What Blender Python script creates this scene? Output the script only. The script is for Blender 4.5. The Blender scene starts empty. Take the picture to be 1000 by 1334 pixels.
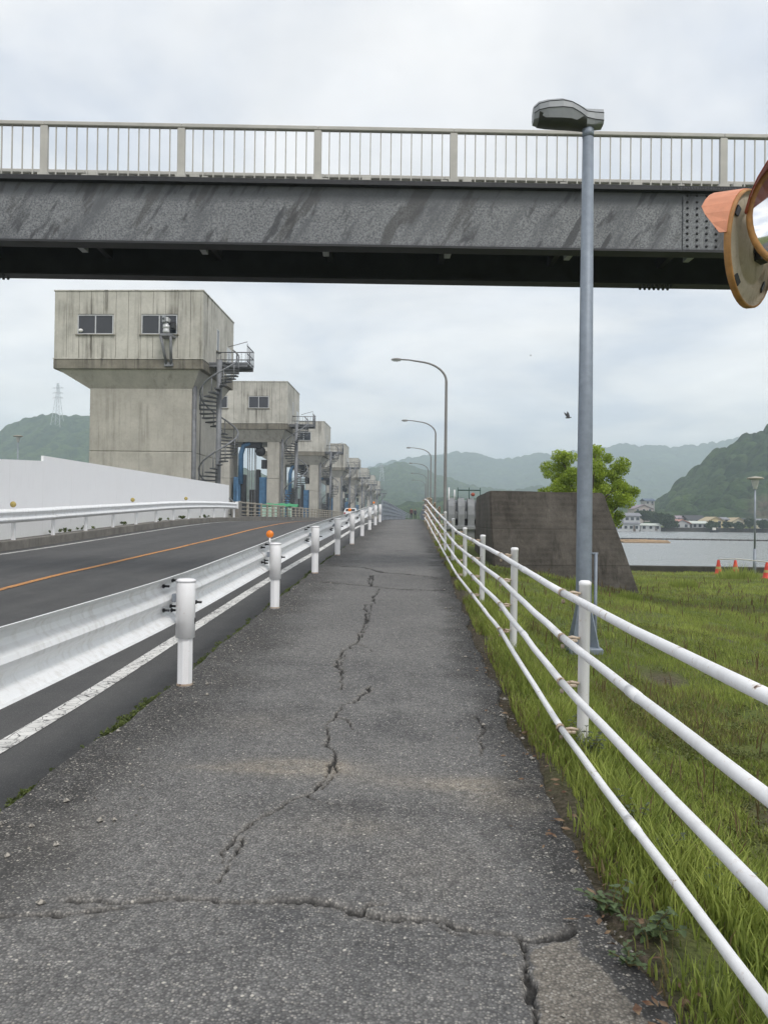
import bpy, bmesh, math, random
import numpy as np
from mathutils import Vector, Matrix
random.seed(7); RNG = np.random.default_rng(11)
S = bpy.context.scene
COL = S.collection

# ---------------------------------------------------------------- camera
CAM_H = 1.5
YAW, PITCH, ROLL = math.atan(0.045), math.atan(0.009), 0.012
cd = bpy.data.cameras.new('camera')
cd.sensor_fit = 'VERTICAL'; cd.sensor_height = 24.0; cd.lens = 24.0 * 1000 / 1334
cd.clip_start = 0.05; cd.clip_end = 20000
cam = bpy.data.objects.new('camera', cd); COL.objects.link(cam)
CAM_ROT = (Matrix.Rotation(YAW, 3, 'Z') @ Matrix.Rotation(math.pi / 2 + PITCH, 3, 'X') @ Matrix.Rotation(ROLL, 3, 'Z'))
cam.matrix_world = Matrix.Translation((0, 0, CAM_H)) @ CAM_ROT.to_4x4()
S.camera = cam

# ---------------------------------------------------------------- sky (overcast), sun, exposure
SUN_EL, SUN_AZ = math.radians(52), math.radians(148)      # azimuth clockwise from +Y
w = bpy.data.worlds.new('World'); S.world = w; w.use_nodes = True
nt = w.node_tree; nt.nodes.clear()
def N(t, **k):
    n = nt.nodes.new(t)
    for a, b in k.items(): setattr(n, a, b)
    return n
def L(a, b): nt.links.new(a, b)
sky = N('ShaderNodeTexSky', sky_type='NISHITA', sun_disc=False, sun_elevation=SUN_EL, sun_rotation=SUN_AZ,
        air_density=1.0, dust_density=4.0, ozone_density=1.0)
tc = N('ShaderNodeTexCoord'); sep = N('ShaderNodeSeparateXYZ'); L(tc.outputs['Generated'], sep.inputs[0])
zc = N('ShaderNodeMath', operation='MAXIMUM'); L(sep.outputs['Z'], zc.inputs[0]); zc.inputs[1].default_value = 0.0
za = N('ShaderNodeMath', operation='ADD'); L(zc.outputs[0], za.inputs[0]); za.inputs[1].default_value = 0.16
dx = N('ShaderNodeMath', operation='DIVIDE'); L(sep.outputs['X'], dx.inputs[0]); L(za.outputs[0], dx.inputs[1])
dy = N('ShaderNodeMath', operation='DIVIDE'); L(sep.outputs['Y'], dy.inputs[0]); L(za.outputs[0], dy.inputs[1])
cmb = N('ShaderNodeCombineXYZ'); L(dx.outputs[0], cmb.inputs[0]); L(dy.outputs[0], cmb.inputs[1])
n1 = N('ShaderNodeTexNoise'); L(cmb.outputs[0], n1.inputs['Vector'])
n1.inputs['Scale'].default_value = 1.15; n1.inputs['Detail'].default_value = 7; n1.inputs['Roughness'].default_value = 0.52
n1.inputs['Distortion'].default_value = 0.35
r1 = N('ShaderNodeValToRGB'); L(n1.outputs['Fac'], r1.inputs[0])
e = r1.color_ramp.elements
e[0].position = 0.40; e[0].color = (0.52, 0.55, 0.61, 1)
e[1].position = 0.62; e[1].color = (0.79, 0.78, 0.77, 1)
m_ = r1.color_ramp.elements.new(0.51); m_.color = (0.69, 0.695, 0.71, 1)
n2 = N('ShaderNodeTexNoise'); L(cmb.outputs[0], n2.inputs['Vector'])
n2.inputs['Scale'].default_value = 2.6; n2.inputs['Detail'].default_value = 8; n2.inputs['Roughness'].default_value = 0.6
mr = N('ShaderNodeMapRange'); L(n2.outputs['Fac'], mr.inputs[0])
mr.inputs[1].default_value = 0.3; mr.inputs[2].default_value = 0.7; mr.inputs[3].default_value = 0.91; mr.inputs[4].default_value = 1.07
mul = N('ShaderNodeMix', data_type='RGBA', blend_type='MULTIPLY'); mul.inputs[0].default_value = 1
zh = N('ShaderNodeMapRange'); L(zc.outputs[0], zh.inputs[0]); zh.inputs[1].default_value = 0.0; zh.inputs[2].default_value = 0.35; zh.inputs[3].default_value = 1.30; zh.inputs[4].default_value = 1.0
mh = N('ShaderNodeMath', operation='MULTIPLY'); L(mr.outputs[0], mh.inputs[0]); L(zh.outputs[0], mh.inputs[1])
L(r1.outputs[0], mul.inputs[6]); L(mh.outputs[0], mul.inputs[7])
bgc = N('ShaderNodeBackground'); L(mul.outputs[2], bgc.inputs[0]); bgc.inputs[1].default_value = 0.95
bgs = N('ShaderNodeBackground'); L(sky.outputs[0], bgs.inputs[0]); bgs.inputs[1].default_value = 0.10
mx = N('ShaderNodeMixShader'); mx.inputs[0].default_value = 0.93
L(bgs.outputs[0], mx.inputs[1]); L(bgc.outputs[0], mx.inputs[2])
out = N('ShaderNodeOutputWorld'); L(mx.outputs[0], out.inputs[0])

sd = bpy.data.lights.new('sun', 'SUN'); sd.energy = 1.15; sd.angle = math.radians(14); sd.color = (1.0, 0.965, 0.92)
so = bpy.data.objects.new('sun', sd); COL.objects.link(so)
sdir = Vector((math.sin(SUN_AZ) * math.cos(SUN_EL), math.cos(SUN_AZ) * math.cos(SUN_EL), math.sin(SUN_EL)))
so.rotation_euler = sdir.to_track_quat('Z', 'Y').to_euler(); so.location = (0, -20, 60)

S.view_settings.view_transform = 'Standard'; S.view_settings.look = 'None'
S.view_settings.exposure = 0.62; S.view_settings.gamma = 1.0; S.view_settings.use_curve_mapping = False
S.render.engine = 'CYCLES'
S.cycles.use_denoising = True
try: S.cycles.denoiser = 'OPENIMAGEDENOISE'
except Exception: pass
S.cycles.max_bounces = 6; S.cycles.diffuse_bounces = 3; S.cycles.glossy_bounces = 3
S.cycles.transmission_bounces = 4; S.cycles.transparent_max_bounces = 8; S.cycles.volume_bounces = 1
S.cycles.use_adaptive_sampling = True; S.cycles.adaptive_threshold = 0.02

# ---------------------------------------------------------------- geometry helpers
CR = np.array(CAM_ROT)
def ray(px, py):
    d = CR @ np.array([(px - 500) / 1000.0, (667 - py) / 1000.0, -1.0])
    return d
def at(px, py, Y):
    d = ray(px, py); t = Y / d[1]
    return Vector((d[0] * t, Y, CAM_H + d[2] * t))

_py = np.array([-40, -10, 0, 3, 6.4, 10.5, 14.4, 18.4, 22.4, 26.4, 30.6, 35, 40, 45, 52, 60, 500])
_pz = np.array([0, -.02, 0, .01, .07, .26, .45, .60, .73, .89, 1.06, 1.23, 1.37, 1.44, 1.46, 1.46, 1.46])
_yy = np.arange(-40, 120, 0.1); _zz = np.interp(_yy, _py, _pz)
_k = np.exp(-np.linspace(-2, 2, 41) ** 2); _k /= _k.sum()
_zz = np.convolve(np.pad(_zz, 20, mode='edge'), _k, mode='valid')
def pz(y): return np.interp(y, _yy, _zz)
def pzf(y): return float(pz(y))
def on_path(px, py):
    d = ray(px, py); t = 4.0
    for _ in range(40):
        y = d[1] * t
        t = (CAM_H - pzf(y)) / -d[2] if d[2] < 0 else t
    return np.array([d[0] * t, d[1] * t])
def XR(y): return np.clip(0.79 - 0.0135 * np.asarray(y, float), 0.24, 0.9)
XL = -2.07

# hash-free smooth value noise (vectorised)
_P = RNG.random((256, 256))
def vnoise(x, y):
    x = np.asarray(x, float); y = np.asarray(y, float)
    xi = np.floor(x).astype(int); yi = np.floor(y).astype(int); fx = x - xi; fy = y - yi
    fx = fx * fx * (3 - 2 * fx); fy = fy * fy * (3 - 2 * fy)
    a = _P[xi & 255, yi & 255]; b = _P[(xi + 1) & 255, yi & 255]
    c = _P[xi & 255, (yi + 1) & 255]; d = _P[(xi + 1) & 255, (yi + 1) & 255]
    return (a * (1 - fx) + b * fx) * (1 - fy) + (c * (1 - fx) + d * fx) * fy
def fbm(x, y, o=4):
    s = 0; a = .5; t = 0
    for i in range(o):
        s = s + a * vnoise(x * 2 ** i + 17.3 * i, y * 2 ** i + 9.1 * i); t += a; a *= .5
    return s / t
def sstep(a, b, x):
    t = np.clip((np.asarray(x, float) - a) / (b - a), 0, 1); return t * t * (3 - 2 * t)

def gz(x, y):
    """height of the grass bank and the land beyond (world metres)"""
    x = np.asarray(x, float); y = np.asarray(y, float)
    d = x - XR(y)
    base = pz(y) - 0.004 - .03 * sstep(.1, .4, d)
    flat = np.interp(y, [-30, 4, 12, 20, 30, 38, 46], [-.35, -.40, -.42, -.48, -.75, -1.0, -1.1])
    base = np.where(d < 0, pz(y) - .035, base)
    near = 0.24 * sstep(0.3, 1.2, d)
    k = sstep(0.6, 6.5, d)
    z = (base - near) * (1 - k) + flat * k
    z = z + (fbm(x * .8, y * .8, 3) - .5) * 0.16 * sstep(0.4, 1.6, d)
    # left of the road
    dl = -11.75 - x
    kl = sstep(0.2, 6, dl)
    z = np.where(x < -5, (pz(y) - np.where(dl < .1, .45, .12)) * (1 - kl) + (-.2) * kl, z)
    z = np.where((x >= -5) & (x < XR(y) - .45), pz(y) - 0.3, z)
    # river bed, far shore
    bed = sstep(40.2, 41.2, y + np.where(x < 4, -8, 0)) * (1 - sstep(262, 268, y))
    z = z * (1 - bed) + (-4.0) * bed
    far = sstep(262, 268, y)
    z = np.where(y > 255, -4.0 * (1 - far) + far * (0.6 + 0.010 * np.clip(y - 268, 0, 400)), z)
    return z

class MB:
    """collects shapes into one mesh"""
    def __init__(s): s.v = []; s.f = []; s.sm = []
    def add(s, vs, fs, smooth=False):
        o = len(s.v); s.v.extend([tuple(p) for p in vs]); s.f.extend([tuple(i + o for i in f) for f in fs]); s.sm.extend([smooth] * len(fs)); return s
    def box(s, x0, x1, y0, y1, z0, z1):
        vs = [(x, y, z) for z in (z0, z1) for y in (y0, y1) for x in (x0, x1)]
        return s.add(vs, [(0, 2, 3, 1), (4, 5, 7, 6), (0, 1, 5, 4), (2, 6, 7, 3), (0, 4, 6, 2), (1, 3, 7, 5)])
    def bbox(s, x0, x1, y0, y1, z0, z1, b=0.01):
        """box with chamfered edges"""
        bm = bmesh.new(); bmesh.ops.create_cube(bm, size=1)
        for v in bm.verts: v.co = Vector((x0 + (v.co.x + .5) * (x1 - x0), y0 + (v.co.y + .5) * (y1 - y0), z0 + (v.co.z + .5) * (z1 - z0)))
        bmesh.ops.bevel(bm, geom=bm.edges[:], offset=b, segments=1, affect='EDGES')
        return s.bm(bm)
    def bm(s, bm, smooth=False):
        bm.verts.index_update(); s.add([v.co[:] for v in bm.verts], [[v.index for v in f.verts] for f in bm.faces], smooth); bm.free(); return s
    def hexa(s, b, t):
        """bottom quad b, top quad t, both counter-clockwise from above"""
        return s.add(list(b) + list(t), [(3, 2, 1, 0), (4, 5, 6, 7), (0, 1, 5, 4), (1, 2, 6, 5), (2, 3, 7, 6), (3, 0, 4, 7)])
    def tube(s, pts, r, n=10, cap=True, smooth=True):
        P = [Vector(p) for p in pts]; R = r if hasattr(r, '__len__') else [r] * len(P)
        vs = []; up = None
        for i, p in enumerate(P):
            t = (P[min(i + 1, len(P) - 1)] - P[max(i - 1, 0)])
            t = t.normalized() if t.length > 1e-9 else Vector((0, 0, 1))
            if up is None:
                up = Vector((0, 0, 1)) if abs(t.z) < .9 else Vector((1, 0, 0))
            a = t.cross(up)
            if a.length < 1e-4: a = t.cross(Vector((0, 1, 0)))
            a.normalize(); b = a.cross(t).normalized(); up = b
            for k in range(n):
                q = 2 * math.pi * k / n
                vs.append(p + (a * math.cos(q) + b * math.sin(q)) * R[i])
        fs = []
        for i in range(len(P) - 1):
            for k in range(n):
                k2 = (k + 1) % n
                fs.append((i * n + k, i * n + k2, (i + 1) * n + k2, (i + 1) * n + k))
        s.add(vs, fs, smooth)
        if cap:
            o = len(s.v) - len(vs)
            s.f.append(tuple(o + k for k in reversed(range(n)))); s.sm.append(False)
            s.f.append(tuple(o + (len(P) - 1) * n + k for k in range(n))); s.sm.append(False)
        return s
    def lathe(s, prof, c=(0, 0, 0), n=24, axis=None, smooth=True):
        """prof: (r, z) list turned about z (or about axis) at c"""
        vs = []; c = Vector(c)
        M = axis.to_track_quat('Z', 'Y').to_matrix() if axis is not None else Matrix.Identity(3)
        for r, z in prof:
            for k in range(n):
                q = 2 * math.pi * k / n
                vs.append(c + M @ Vector((r * math.cos(q), r * math.sin(q), z)))
        fs = [(i * n + k, i * n + (k + 1) % n, (i + 1) * n + (k + 1) % n, (i + 1) * n + k) for i in range(len(prof) - 1) for k in range(n)]
        return s.add(vs, fs, smooth)
    def prism(s, poly, y0, y1, plane='xz'):
        """extrude a 2-D polygon; plane xz along y, yz along x, xy along z"""
        n = len(poly)
        g = {'xz': lambda a, b, e: (a, e, b), 'yz': lambda a, b, e: (e, a, b), 'xy': lambda a, b, e: (a, b, e)}[plane]
        vs = [g(a, b, y0) for a, b in poly] + [g(a, b, y1) for a, b in poly]
        fs = [tuple(range(n)), tuple(range(2 * n - 1, n - 1, -1))] + [(i, i + n, (i + 1) % n + n, (i + 1) % n) for i in range(n)]
        return s.add(vs, fs)
    def mesh(s, name, mat):
        me = bpy.data.meshes.new(name); me.from_pydata(s.v, [], s.f)
        me.polygons.foreach_set('use_smooth', s.sm)
        bm = bmesh.new(); bm.from_mesh(me); bmesh.ops.recalc_face_normals(bm, faces=bm.faces[:]); bm.to_mesh(me); bm.free()
        if mat is not None: me.materials.append(mat)
        me.update(); return me
    def build(s, name, mat, parent=None, loc=None):
        return obj(name, s.mesh(name, mat), parent, loc)
def obj(name, me, parent=None, loc=None, rot=None):
    o = bpy.data.objects.new(name, me); COL.objects.link(o)
    if parent is not None: o.parent = parent
    if loc is not None: o.location = loc
    if rot is not None: o.rotation_euler = rot
    return o
def tag(o, label=None, cat=None, group=None, kind=None):
    if label: o['label'] = label
    if cat: o['category'] = cat
    if group: o['group'] = group
    if kind: o['kind'] = kind
    return o
def thing(name, label, cat, loc=(0, 0, 0), rz=0, group=None):
    o = bpy.data.objects.new(name, None); COL.objects.link(o); o.location = loc; o.rotation_euler = (0, 0, rz)
    o.empty_display_size = .2
    return tag(o, label, cat, group)
def copy_tree(o, parent=None):
    c = o.copy(); COL.objects.link(c)
    if parent is not None: c.parent = parent
    for ch in list(o.children): copy_tree(ch, c)
    return c
def fast_mesh(name, V, F, mat, smooth=False, attrs=None):
    """numpy mesh: V (n,3), F (m,k) all the same k"""
    V = np.asarray(V, np.float32); F = np.asarray(F, np.int32); k = F.shape[1]
    me = bpy.data.meshes.new(name)
    me.vertices.add(len(V)); me.vertices.foreach_set('co', V.ravel())
    me.loops.add(F.size); me.loops.foreach_set('vertex_index', F.ravel())
    me.polygons.add(len(F)); me.polygons.foreach_set('loop_start', np.arange(0, F.size, k, dtype=np.int32))
    try: me.polygons.foreach_set('loop_total', np.full(len(F), k, np.int32))
    except Exception: pass
    me.polygons.foreach_set('use_smooth', np.full(len(F), smooth))
    for nm, arr in (attrs or {}).items():
        arr = np.asarray(arr, np.float32)
        if arr.ndim == 1:
            a = me.attributes.new(nm, 'FLOAT', 'POINT'); a.data.foreach_set('value', arr)
        else:
            a = me.attributes.new(nm, 'FLOAT_COLOR', 'POINT'); a.data.foreach_set('color', arr.ravel())
    me.update(); me.validate()
    if mat is not None: me.materials.append(mat)
    return me
def grid_mesh(name, X, Y, Z, mat, smooth=True, attrs=None):
    r, c = X.shape
    i = np.arange(r * c).reshape(r, c)
    F = np.stack([i[:-1, :-1], i[:-1, 1:], i[1:, 1:], i[1:, :-1]], -1).reshape(-1, 4)
    V = np.stack([X, Y, Z], -1).reshape(-1, 3)
    return fast_mesh(name, V, F, mat, smooth, {k: np.asarray(a).reshape(r * c, *np.shape(a)[2:]) for k, a in (attrs or {}).items()})

# ---------------------------------------------------------------- materials
class NT:
    def __init__(s, name):
        s.m = bpy.data.materials.new(name); s.m.use_nodes = True; s.t = s.m.node_tree
        s.b = s.t.nodes['Principled BSDF']; s.o = s.t.nodes['Material Output']
        s.pos = s.n('ShaderNodeNewGeometry').outputs['Position']
        s.h = None
    def n(s, t, **k):
        q = s.t.nodes.new(t)
        for a, b in k.items(): setattr(q, a, b)
        return q
    def l(s, a, b): s.t.links.new(a, b)
    def map(s, scale=(1, 1, 1), rot=(0, 0, 0), vec=None, loc=(0, 0, 0)):
        q = s.n('ShaderNodeMapping'); s.l(vec or s.pos, q.inputs['Vector'])
        q.inputs['Scale'].default_value = scale; q.inputs['Rotation'].default_value = rot; q.inputs['Location'].default_value = loc
        return q.outputs[0]
    def objco(s): return s.n('ShaderNodeTexCoord').outputs['Object']
    def noise(s, scale, detail=4, rough=.55, vec=None, dist=0.0):
        q = s.n('ShaderNodeTexNoise'); s.l(vec or s.pos, q.inputs['Vector'])
        q.inputs['Scale'].default_value = scale; q.inputs['Detail'].default_value = detail
        q.inputs['Roughness'].default_value = rough; q.inputs['Distortion'].default_value = dist
        return q.outputs['Fac']
    def vor(s, scale, vec=None, out='Distance', feature='F1'):
        q = s.n('ShaderNodeTexVoronoi', feature=feature); s.l(vec or s.pos, q.inputs['Vector']); q.inputs['Scale'].default_value = scale
        return q.outputs[out]
    def rng(s, x, a, b, c=0.0, d=1.0, smooth=False):
        q = s.n('ShaderNodeMapRange'); q.clamp = True
        if smooth: q.interpolation_type = 'SMOOTHSTEP'
        s.l(x, q.inputs[0]); q.inputs[1].default_value = a; q.inputs[2].default_value = b
        q.inputs[3].default_value = c; q.inputs[4].default_value = d
        return q.outputs[0]
    def math(s, op, a, b=None, c=None):
        q = s.n('ShaderNodeMath', operation=op)
        for i, v in enumerate((a, b, c)):
            if v is None: continue
            if isinstance(v, (int, float)): q.inputs[i].default_value = v
            else: s.l(v, q.inputs[i])
        return q.outputs[0]
    def mix(s, f, a, b, mode='MIX'):
        q = s.n('ShaderNodeMix', data_type='RGBA', blend_type=mode)
        for i, v in ((0, f), (6, a), (7, b)):
            if isinstance(v, (int, float)): q.inputs[i].default_value = v if i == 0 else (v, v, v, 1)
            elif isinstance(v, (tuple, list)): q.inputs[i].default_value = (*v[:3], 1)
            else: s.l(v, q.inputs[i])
        return q.outputs[2]
    def attr(s, name, out='Fac'):
        q = s.n('ShaderNodeAttribute', attribute_name=name); return q.outputs[out]
    def sepz(s, vec=None, i=2):
        q = s.n('ShaderNodeSeparateXYZ'); s.l(vec or s.pos, q.inputs[0]); return q.outputs[i]
    def bump(s, h, strength=.3, dist=.01):
        q = s.n('ShaderNodeBump'); q.inputs['Strength'].default_value = strength; q.inputs['Distance'].default_value = dist
        s.l(h, q.inputs['Height'])
        if s.h is not None: s.l(s.h, q.inputs['Normal'])
        s.h = q.outputs[0]; s.l(s.h, s.b.inputs['Normal'])
    def done(s, col, rough=.7, metal=0.0, spec=.5):
        for k, v in (('Base Color', col), ('Roughness', rough), ('Metallic', metal), ('Specular IOR Level', spec)):
            if isinstance(v, (int, float)): s.b.inputs[k].default_value = v
            elif isinstance(v, (tuple, list)): s.b.inputs[k].default_value = (*v[:3], 1)
            else: s.l(v, s.b.inputs[k])
        return s.m

def plain(name, c, rough=.6, metal=0.0, var=.18, scale=6.0, bump=.0, spec=.5):
    q = NT(name)
    f = q.rng(q.noise(scale, 5, .6), .3, .7)
    col = q.mix(f, tuple(x * (1 - var) for x in c), tuple(min(1, x * (1 + var)) for x in c))
    if bump: q.bump(q.noise(scale * 6, 3), bump, .004)
    return q.done(col, rough, metal, spec)

def mat_asphalt_path():
    q = NT('old_path_asphalt')
    big = q.rng(q.noise(.8, 5, .62), .36, .64)
    pt = q.rng(q.noise(.42, 3, .45, q.map((1, .7, 1), (0, 0, .4))), .47, .53)
    col = q.mix(big, (.092, .092, .093), (.172, .169, .164))
    col = q.mix(q.math('MULTIPLY', pt, .45), col, (.185, .180, .172))
    mid = q.rng(q.noise(3.2, 5, .62), .35, .7)
    col = q.mix(q.math('MULTIPLY', mid, .5), col, (.190, .186, .180))
    stain = q.attr('stain'); n3 = q.rng(q.noise(13, 5, .7), .22, .52)
    col = q.mix(q.math('MULTIPLY', stain, n3), col, (.30, .265, .215))
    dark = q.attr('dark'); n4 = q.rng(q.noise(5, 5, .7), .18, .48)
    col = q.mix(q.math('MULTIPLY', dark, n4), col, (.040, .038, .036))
    patch = q.attr('patch')
    col = q.mix(patch, col, q.mix(q.rng(q.noise(7, 5, .65), .35, .7), (.17, .15, .125), (.27, .245, .205)))
    # stone chips: the binder is dark, the tops of the chips pale
    wv = q.n('ShaderNodeVectorMath', operation='ADD'); q.l(q.pos, wv.inputs[0])
    v1 = q.n('ShaderNodeTexVoronoi', feature='F1'); q.l(q.pos, v1.inputs['Vector']); v1.inputs['Scale'].default_value = 100
    chipr = q.sepz(v1.outputs['Color'], 0); chipg = q.sepz(v1.outputs['Color'], 1)
    ctop = q.rng(v1.outputs['Distance'], .62, .28)
    pale = q.math('MULTIPLY', ctop, q.rng(chipr, .45, .95))
    col = q.mix(q.math('MULTIPLY', q.rng(v1.outputs['Distance'], .34, .74), .52), col, (.034, .034, .035))
    col = q.mix(q.math('MULTIPLY', pale, .62), col, q.mix(chipg, (.34, .335, .32), (.44, .41, .36)))
    v2 = q.n('ShaderNodeTexVoronoi', feature='F1'); q.l(q.pos, v2.inputs['Vector']); v2.inputs['Scale'].default_value = 34
    bright = q.math('MULTIPLY', q.rng(v2.outputs['Distance'], .26, .14), q.rng(q.sepz(v2.outputs['Color'], 0), .80, .86))
    col = q.mix(q.math('MULTIPLY', bright, .8), col, (.52, .49, .43))
    col = q.mix(q.math('MULTIPLY', q.rng(q.attr('crack'), .12, .80), .9), col, (.024, .023, .022))
    mott = q.rng(q.noise(24, 4, .7), .34, .66, .74, 1.24); mcol = q.n('ShaderNodeCombineXYZ')
    for k_ in range(3): q.l(mott, mcol.inputs[k_])
    col = q.mix(1.0, col, mcol.outputs[0], 'MULTIPLY')
    q.bump(q.math('MULTIPLY', ctop, q.rng(chipr, 0, 1, .35, 1)), .45, .004)
    q.bump(q.noise(9, 5, .6), .35, .02)
    return q.done(col, .88, 0, .35)

def mat_asphalt_road():
    q = NT('road_asphalt')
    vec = q.map((1.4, .12, 1))
    tr = q.rng(q.noise(1.0, 4, .6, vec), .35, .7)
    col = q.mix(tr, (.052, .052, .053), (.080, .079, .078))
    gx_ = q.sepz(None, 0); gut = q.math('MULTIPLY', q.rng(q.math('ADD', gx_, q.math('MULTIPLY', q.math('SUBTRACT', q.noise(3, 5, .65), .5), .45)), -2.46, -2.16), .95)
    col = q.mix(q.math('MULTIPLY', q.rng(q.noise(2.2, 6, .65), .45, .75), .45), col, (.105, .102, .098))
    v1 = q.n('ShaderNodeTexVoronoi'); q.l(q.pos, v1.inputs['Vector']); v1.inputs['Scale'].default_value = 110
    col = q.mix(q.math('MULTIPLY', q.rng(v1.outputs['Distance'], .6, .25), q.rng(q.sepz(v1.outputs['Color'], 0), .45, 1, 0, .5)), col, (.19, .185, .175))
    col = q.mix(gut, col, (.020, .019, .017))
    q.bump(q.rng(v1.outputs['Distance'], .6, .2), .4, .004)
    return q.done(col, .82, 0, .4)

def mat_line(name, c, wear=.5):
    q = NT(name)
    n = q.noise(26, 6, .7); big = q.noise(2.4, 3, .5)
    mask = q.rng(q.math('ADD', n, q.math('MULTIPLY', q.math('SUBTRACT', big, .5), .5)), wear + .07, wear + .13)
    v = q.vor(9, feature='DISTANCE_TO_EDGE')
    crk = q.rng(v, .012, .03)
    mask = q.math('MULTIPLY', q.math('SUBTRACT', 1.0, mask), crk)
    dirt = q.mix(q.rng(q.noise(5, 5), .35, .7), c, tuple(x * .72 for x in c))
    q.bump(mask, .3, .003)
    return q.done(q.mix(mask, (.075, .073, .071), dirt), .7)

def mat_white_paint(name, c=(.80, .80, .80), rust=.0, dirt=.35, rough=.42, grime=(.36, .34, .30)):
    q = NT(name)
    st = q.map((7, 7, .9))
    d = q.rng(q.noise(2.0, 5, .65, st), .48, .80)
    col = q.mix(q.math('MULTIPLY', d, dirt), c, grime)
    d2 = q.rng(q.noise(1.3, 4, .6), .4, .75)
    col = q.mix(q.math('MULTIPLY', d2, dirt * .5), col, tuple(x * .78 for x in c))
    if rust:
        r = q.rng(q.noise(14, 6, .72), 1.0 - rust, 1.0 - rust + .05)
        r2 = q.rng(q.noise(14, 6, .72), 1.0 - rust - .05, 1.0 - rust + .01)
        col = q.mix(q.math('MULTIPLY', r2, .5), col, (.45, .30, .18))
        col = q.mix(r, col, (.085, .042, .022))
    q.bump(q.noise(60, 3), .06, .002)
    return q.done(col, rough)

def mat_concrete(name, c0, c1, streak=.6, rough=.85, dark=(.10, .092, .075), zs=None, sc=1.0):
    q = NT(name)
    a = q.rng(q.noise(.55 * sc, 7, .7), .36, .66)
    col = q.mix(a, c0, c1)
    bl_ = q.rng(q.noise(1.7 * sc, 6, .7, q.map((1, 1, .5))), .54, .70)
    col = q.mix(q.math('MULTIPLY', bl_, streak * .45), col, tuple(x * .5 for x in c0))
    st = q.map((2.3 * sc, 2.3 * sc, .10 * sc))
    s1 = q.rng(q.noise(1.0, 6, .7, st), .50, .66)
    s2 = q.rng(q.noise(.35 * sc, 3), .36, .58)
    col = q.mix(q.math('MULTIPLY', q.math('MULTIPLY', s1, s2), streak), col, dark)
    col = q.mix(q.math('MULTIPLY', q.rng(q.noise(6 * sc, 6, .7), .5, .8), .35), col, tuple(x * .6 for x in c0))
    q.bump(q.noise(20 * sc, 5, .65), .25, .01)
    return q.done(col, rough, 0, .3)

M = {}
M['path'] = mat_asphalt_path(); M['road'] = mat_asphalt_road()
M['white_line'] = mat_line('white_road_paint', (.72, .71, .68), .50)
M['orange_line'] = mat_line('orange_road_paint', (.62, .27, .06), .52)
M['rail_white'] = mat_white_paint('white_fence_paint', (.84, .84, .85), rust=.345, dirt=.28)
M['guard_white'] = mat_white_paint('guardrail_paint', (.84, .85, .86), rust=.29, dirt=.50, grime=(.40, .36, .30))
M['post_white'] = mat_white_paint('guard_post_paint', (.86, .86, .87), rust=.31, dirt=.26)
M['wall_white'] = mat_white_paint('hoarding_white', (.90, .90, .915), dirt=.16, rough=.55, grime=(.55, .55, .56))
M['rust_paint'] = mat_white_paint('rusted_paint', (.52, .43, .34), rust=.46, dirt=.6, grime=(.20, .11, .06))
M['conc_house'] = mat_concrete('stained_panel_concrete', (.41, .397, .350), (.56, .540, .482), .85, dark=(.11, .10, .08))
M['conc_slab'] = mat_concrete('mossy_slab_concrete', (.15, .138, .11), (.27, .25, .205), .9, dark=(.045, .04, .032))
M['conc_pier'] = mat_concrete('pier_concrete', (.36, .343, .300), (.47, .448, .395), .45)
M['conc_dark'] = mat_concrete('weathered_block_concrete', (.045, .038, .031), (.095, .080, .065), .75, dark=(.026, .022, .019), sc=1.8)
M['conc_kerb'] = mat_concrete('kerb_concrete', (.16, .15, .135), (.24, .225, .20), .5, sc=3)
M['conc_rail'] = mat_concrete('parapet_concrete', (.36, .34, .29), (.45, .42, .36), .35, sc=2)
M['galv'] = plain('galvanised_steel', (.27, .30, .34), .5, .35, .16, 3.0)
M['galv_lamp'] = plain('galvanised_lamp_pole', (.215, .25, .295), .55, .25, .14, 9.0)
M['grey_metal'] = plain('grey_painted_metal', (.27, .285, .295), .5, .2, .12, 4)
M['dark_metal'] = plain('dark_metal', (.035, .036, .040), .55, .3, .2, 8)
M['stair'] = plain('stair_steel', (.19, .195, .205), .6, .3, .25, 2)
M['glass'] = plain('dark_window_glass', (.018, .022, .030), .08, 0, .2, 1.0, spec=.6)
M['alu'] = plain('aluminium_frame', (.55, .56, .56), .4, .4, .1, 4)
M['blue'] = plain('blue_gate_steel', (.055, .14, .25), .5, .1, .3, 1.5)
M['rail_cream'] = plain('cream_railing_paint', (.43, .42, .385), .5, 0, .12, 3)
M['girder_shaded'] = plain('shaded_girder_paint', (.022, .023, .026), .65, .0, .3, 2)  # darker copy of the girder paint, the underside's shade put into the colour
M['orange_refl'] = plain('orange_reflector', (.80, .22, .02), .25, 0, .08, 20)
M['yellow_refl'] = plain('dirty_yellow_reflector', (.42, .33, .10), .4, 0, .2, 30)
M['red'] = plain('red_cone_plastic', (.62, .05, .025), .45, 0, .15, 5)
M['cone_white'] = plain('cone_white_band', (.75, .72, .65), .5, 0, .1, 8)

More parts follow.
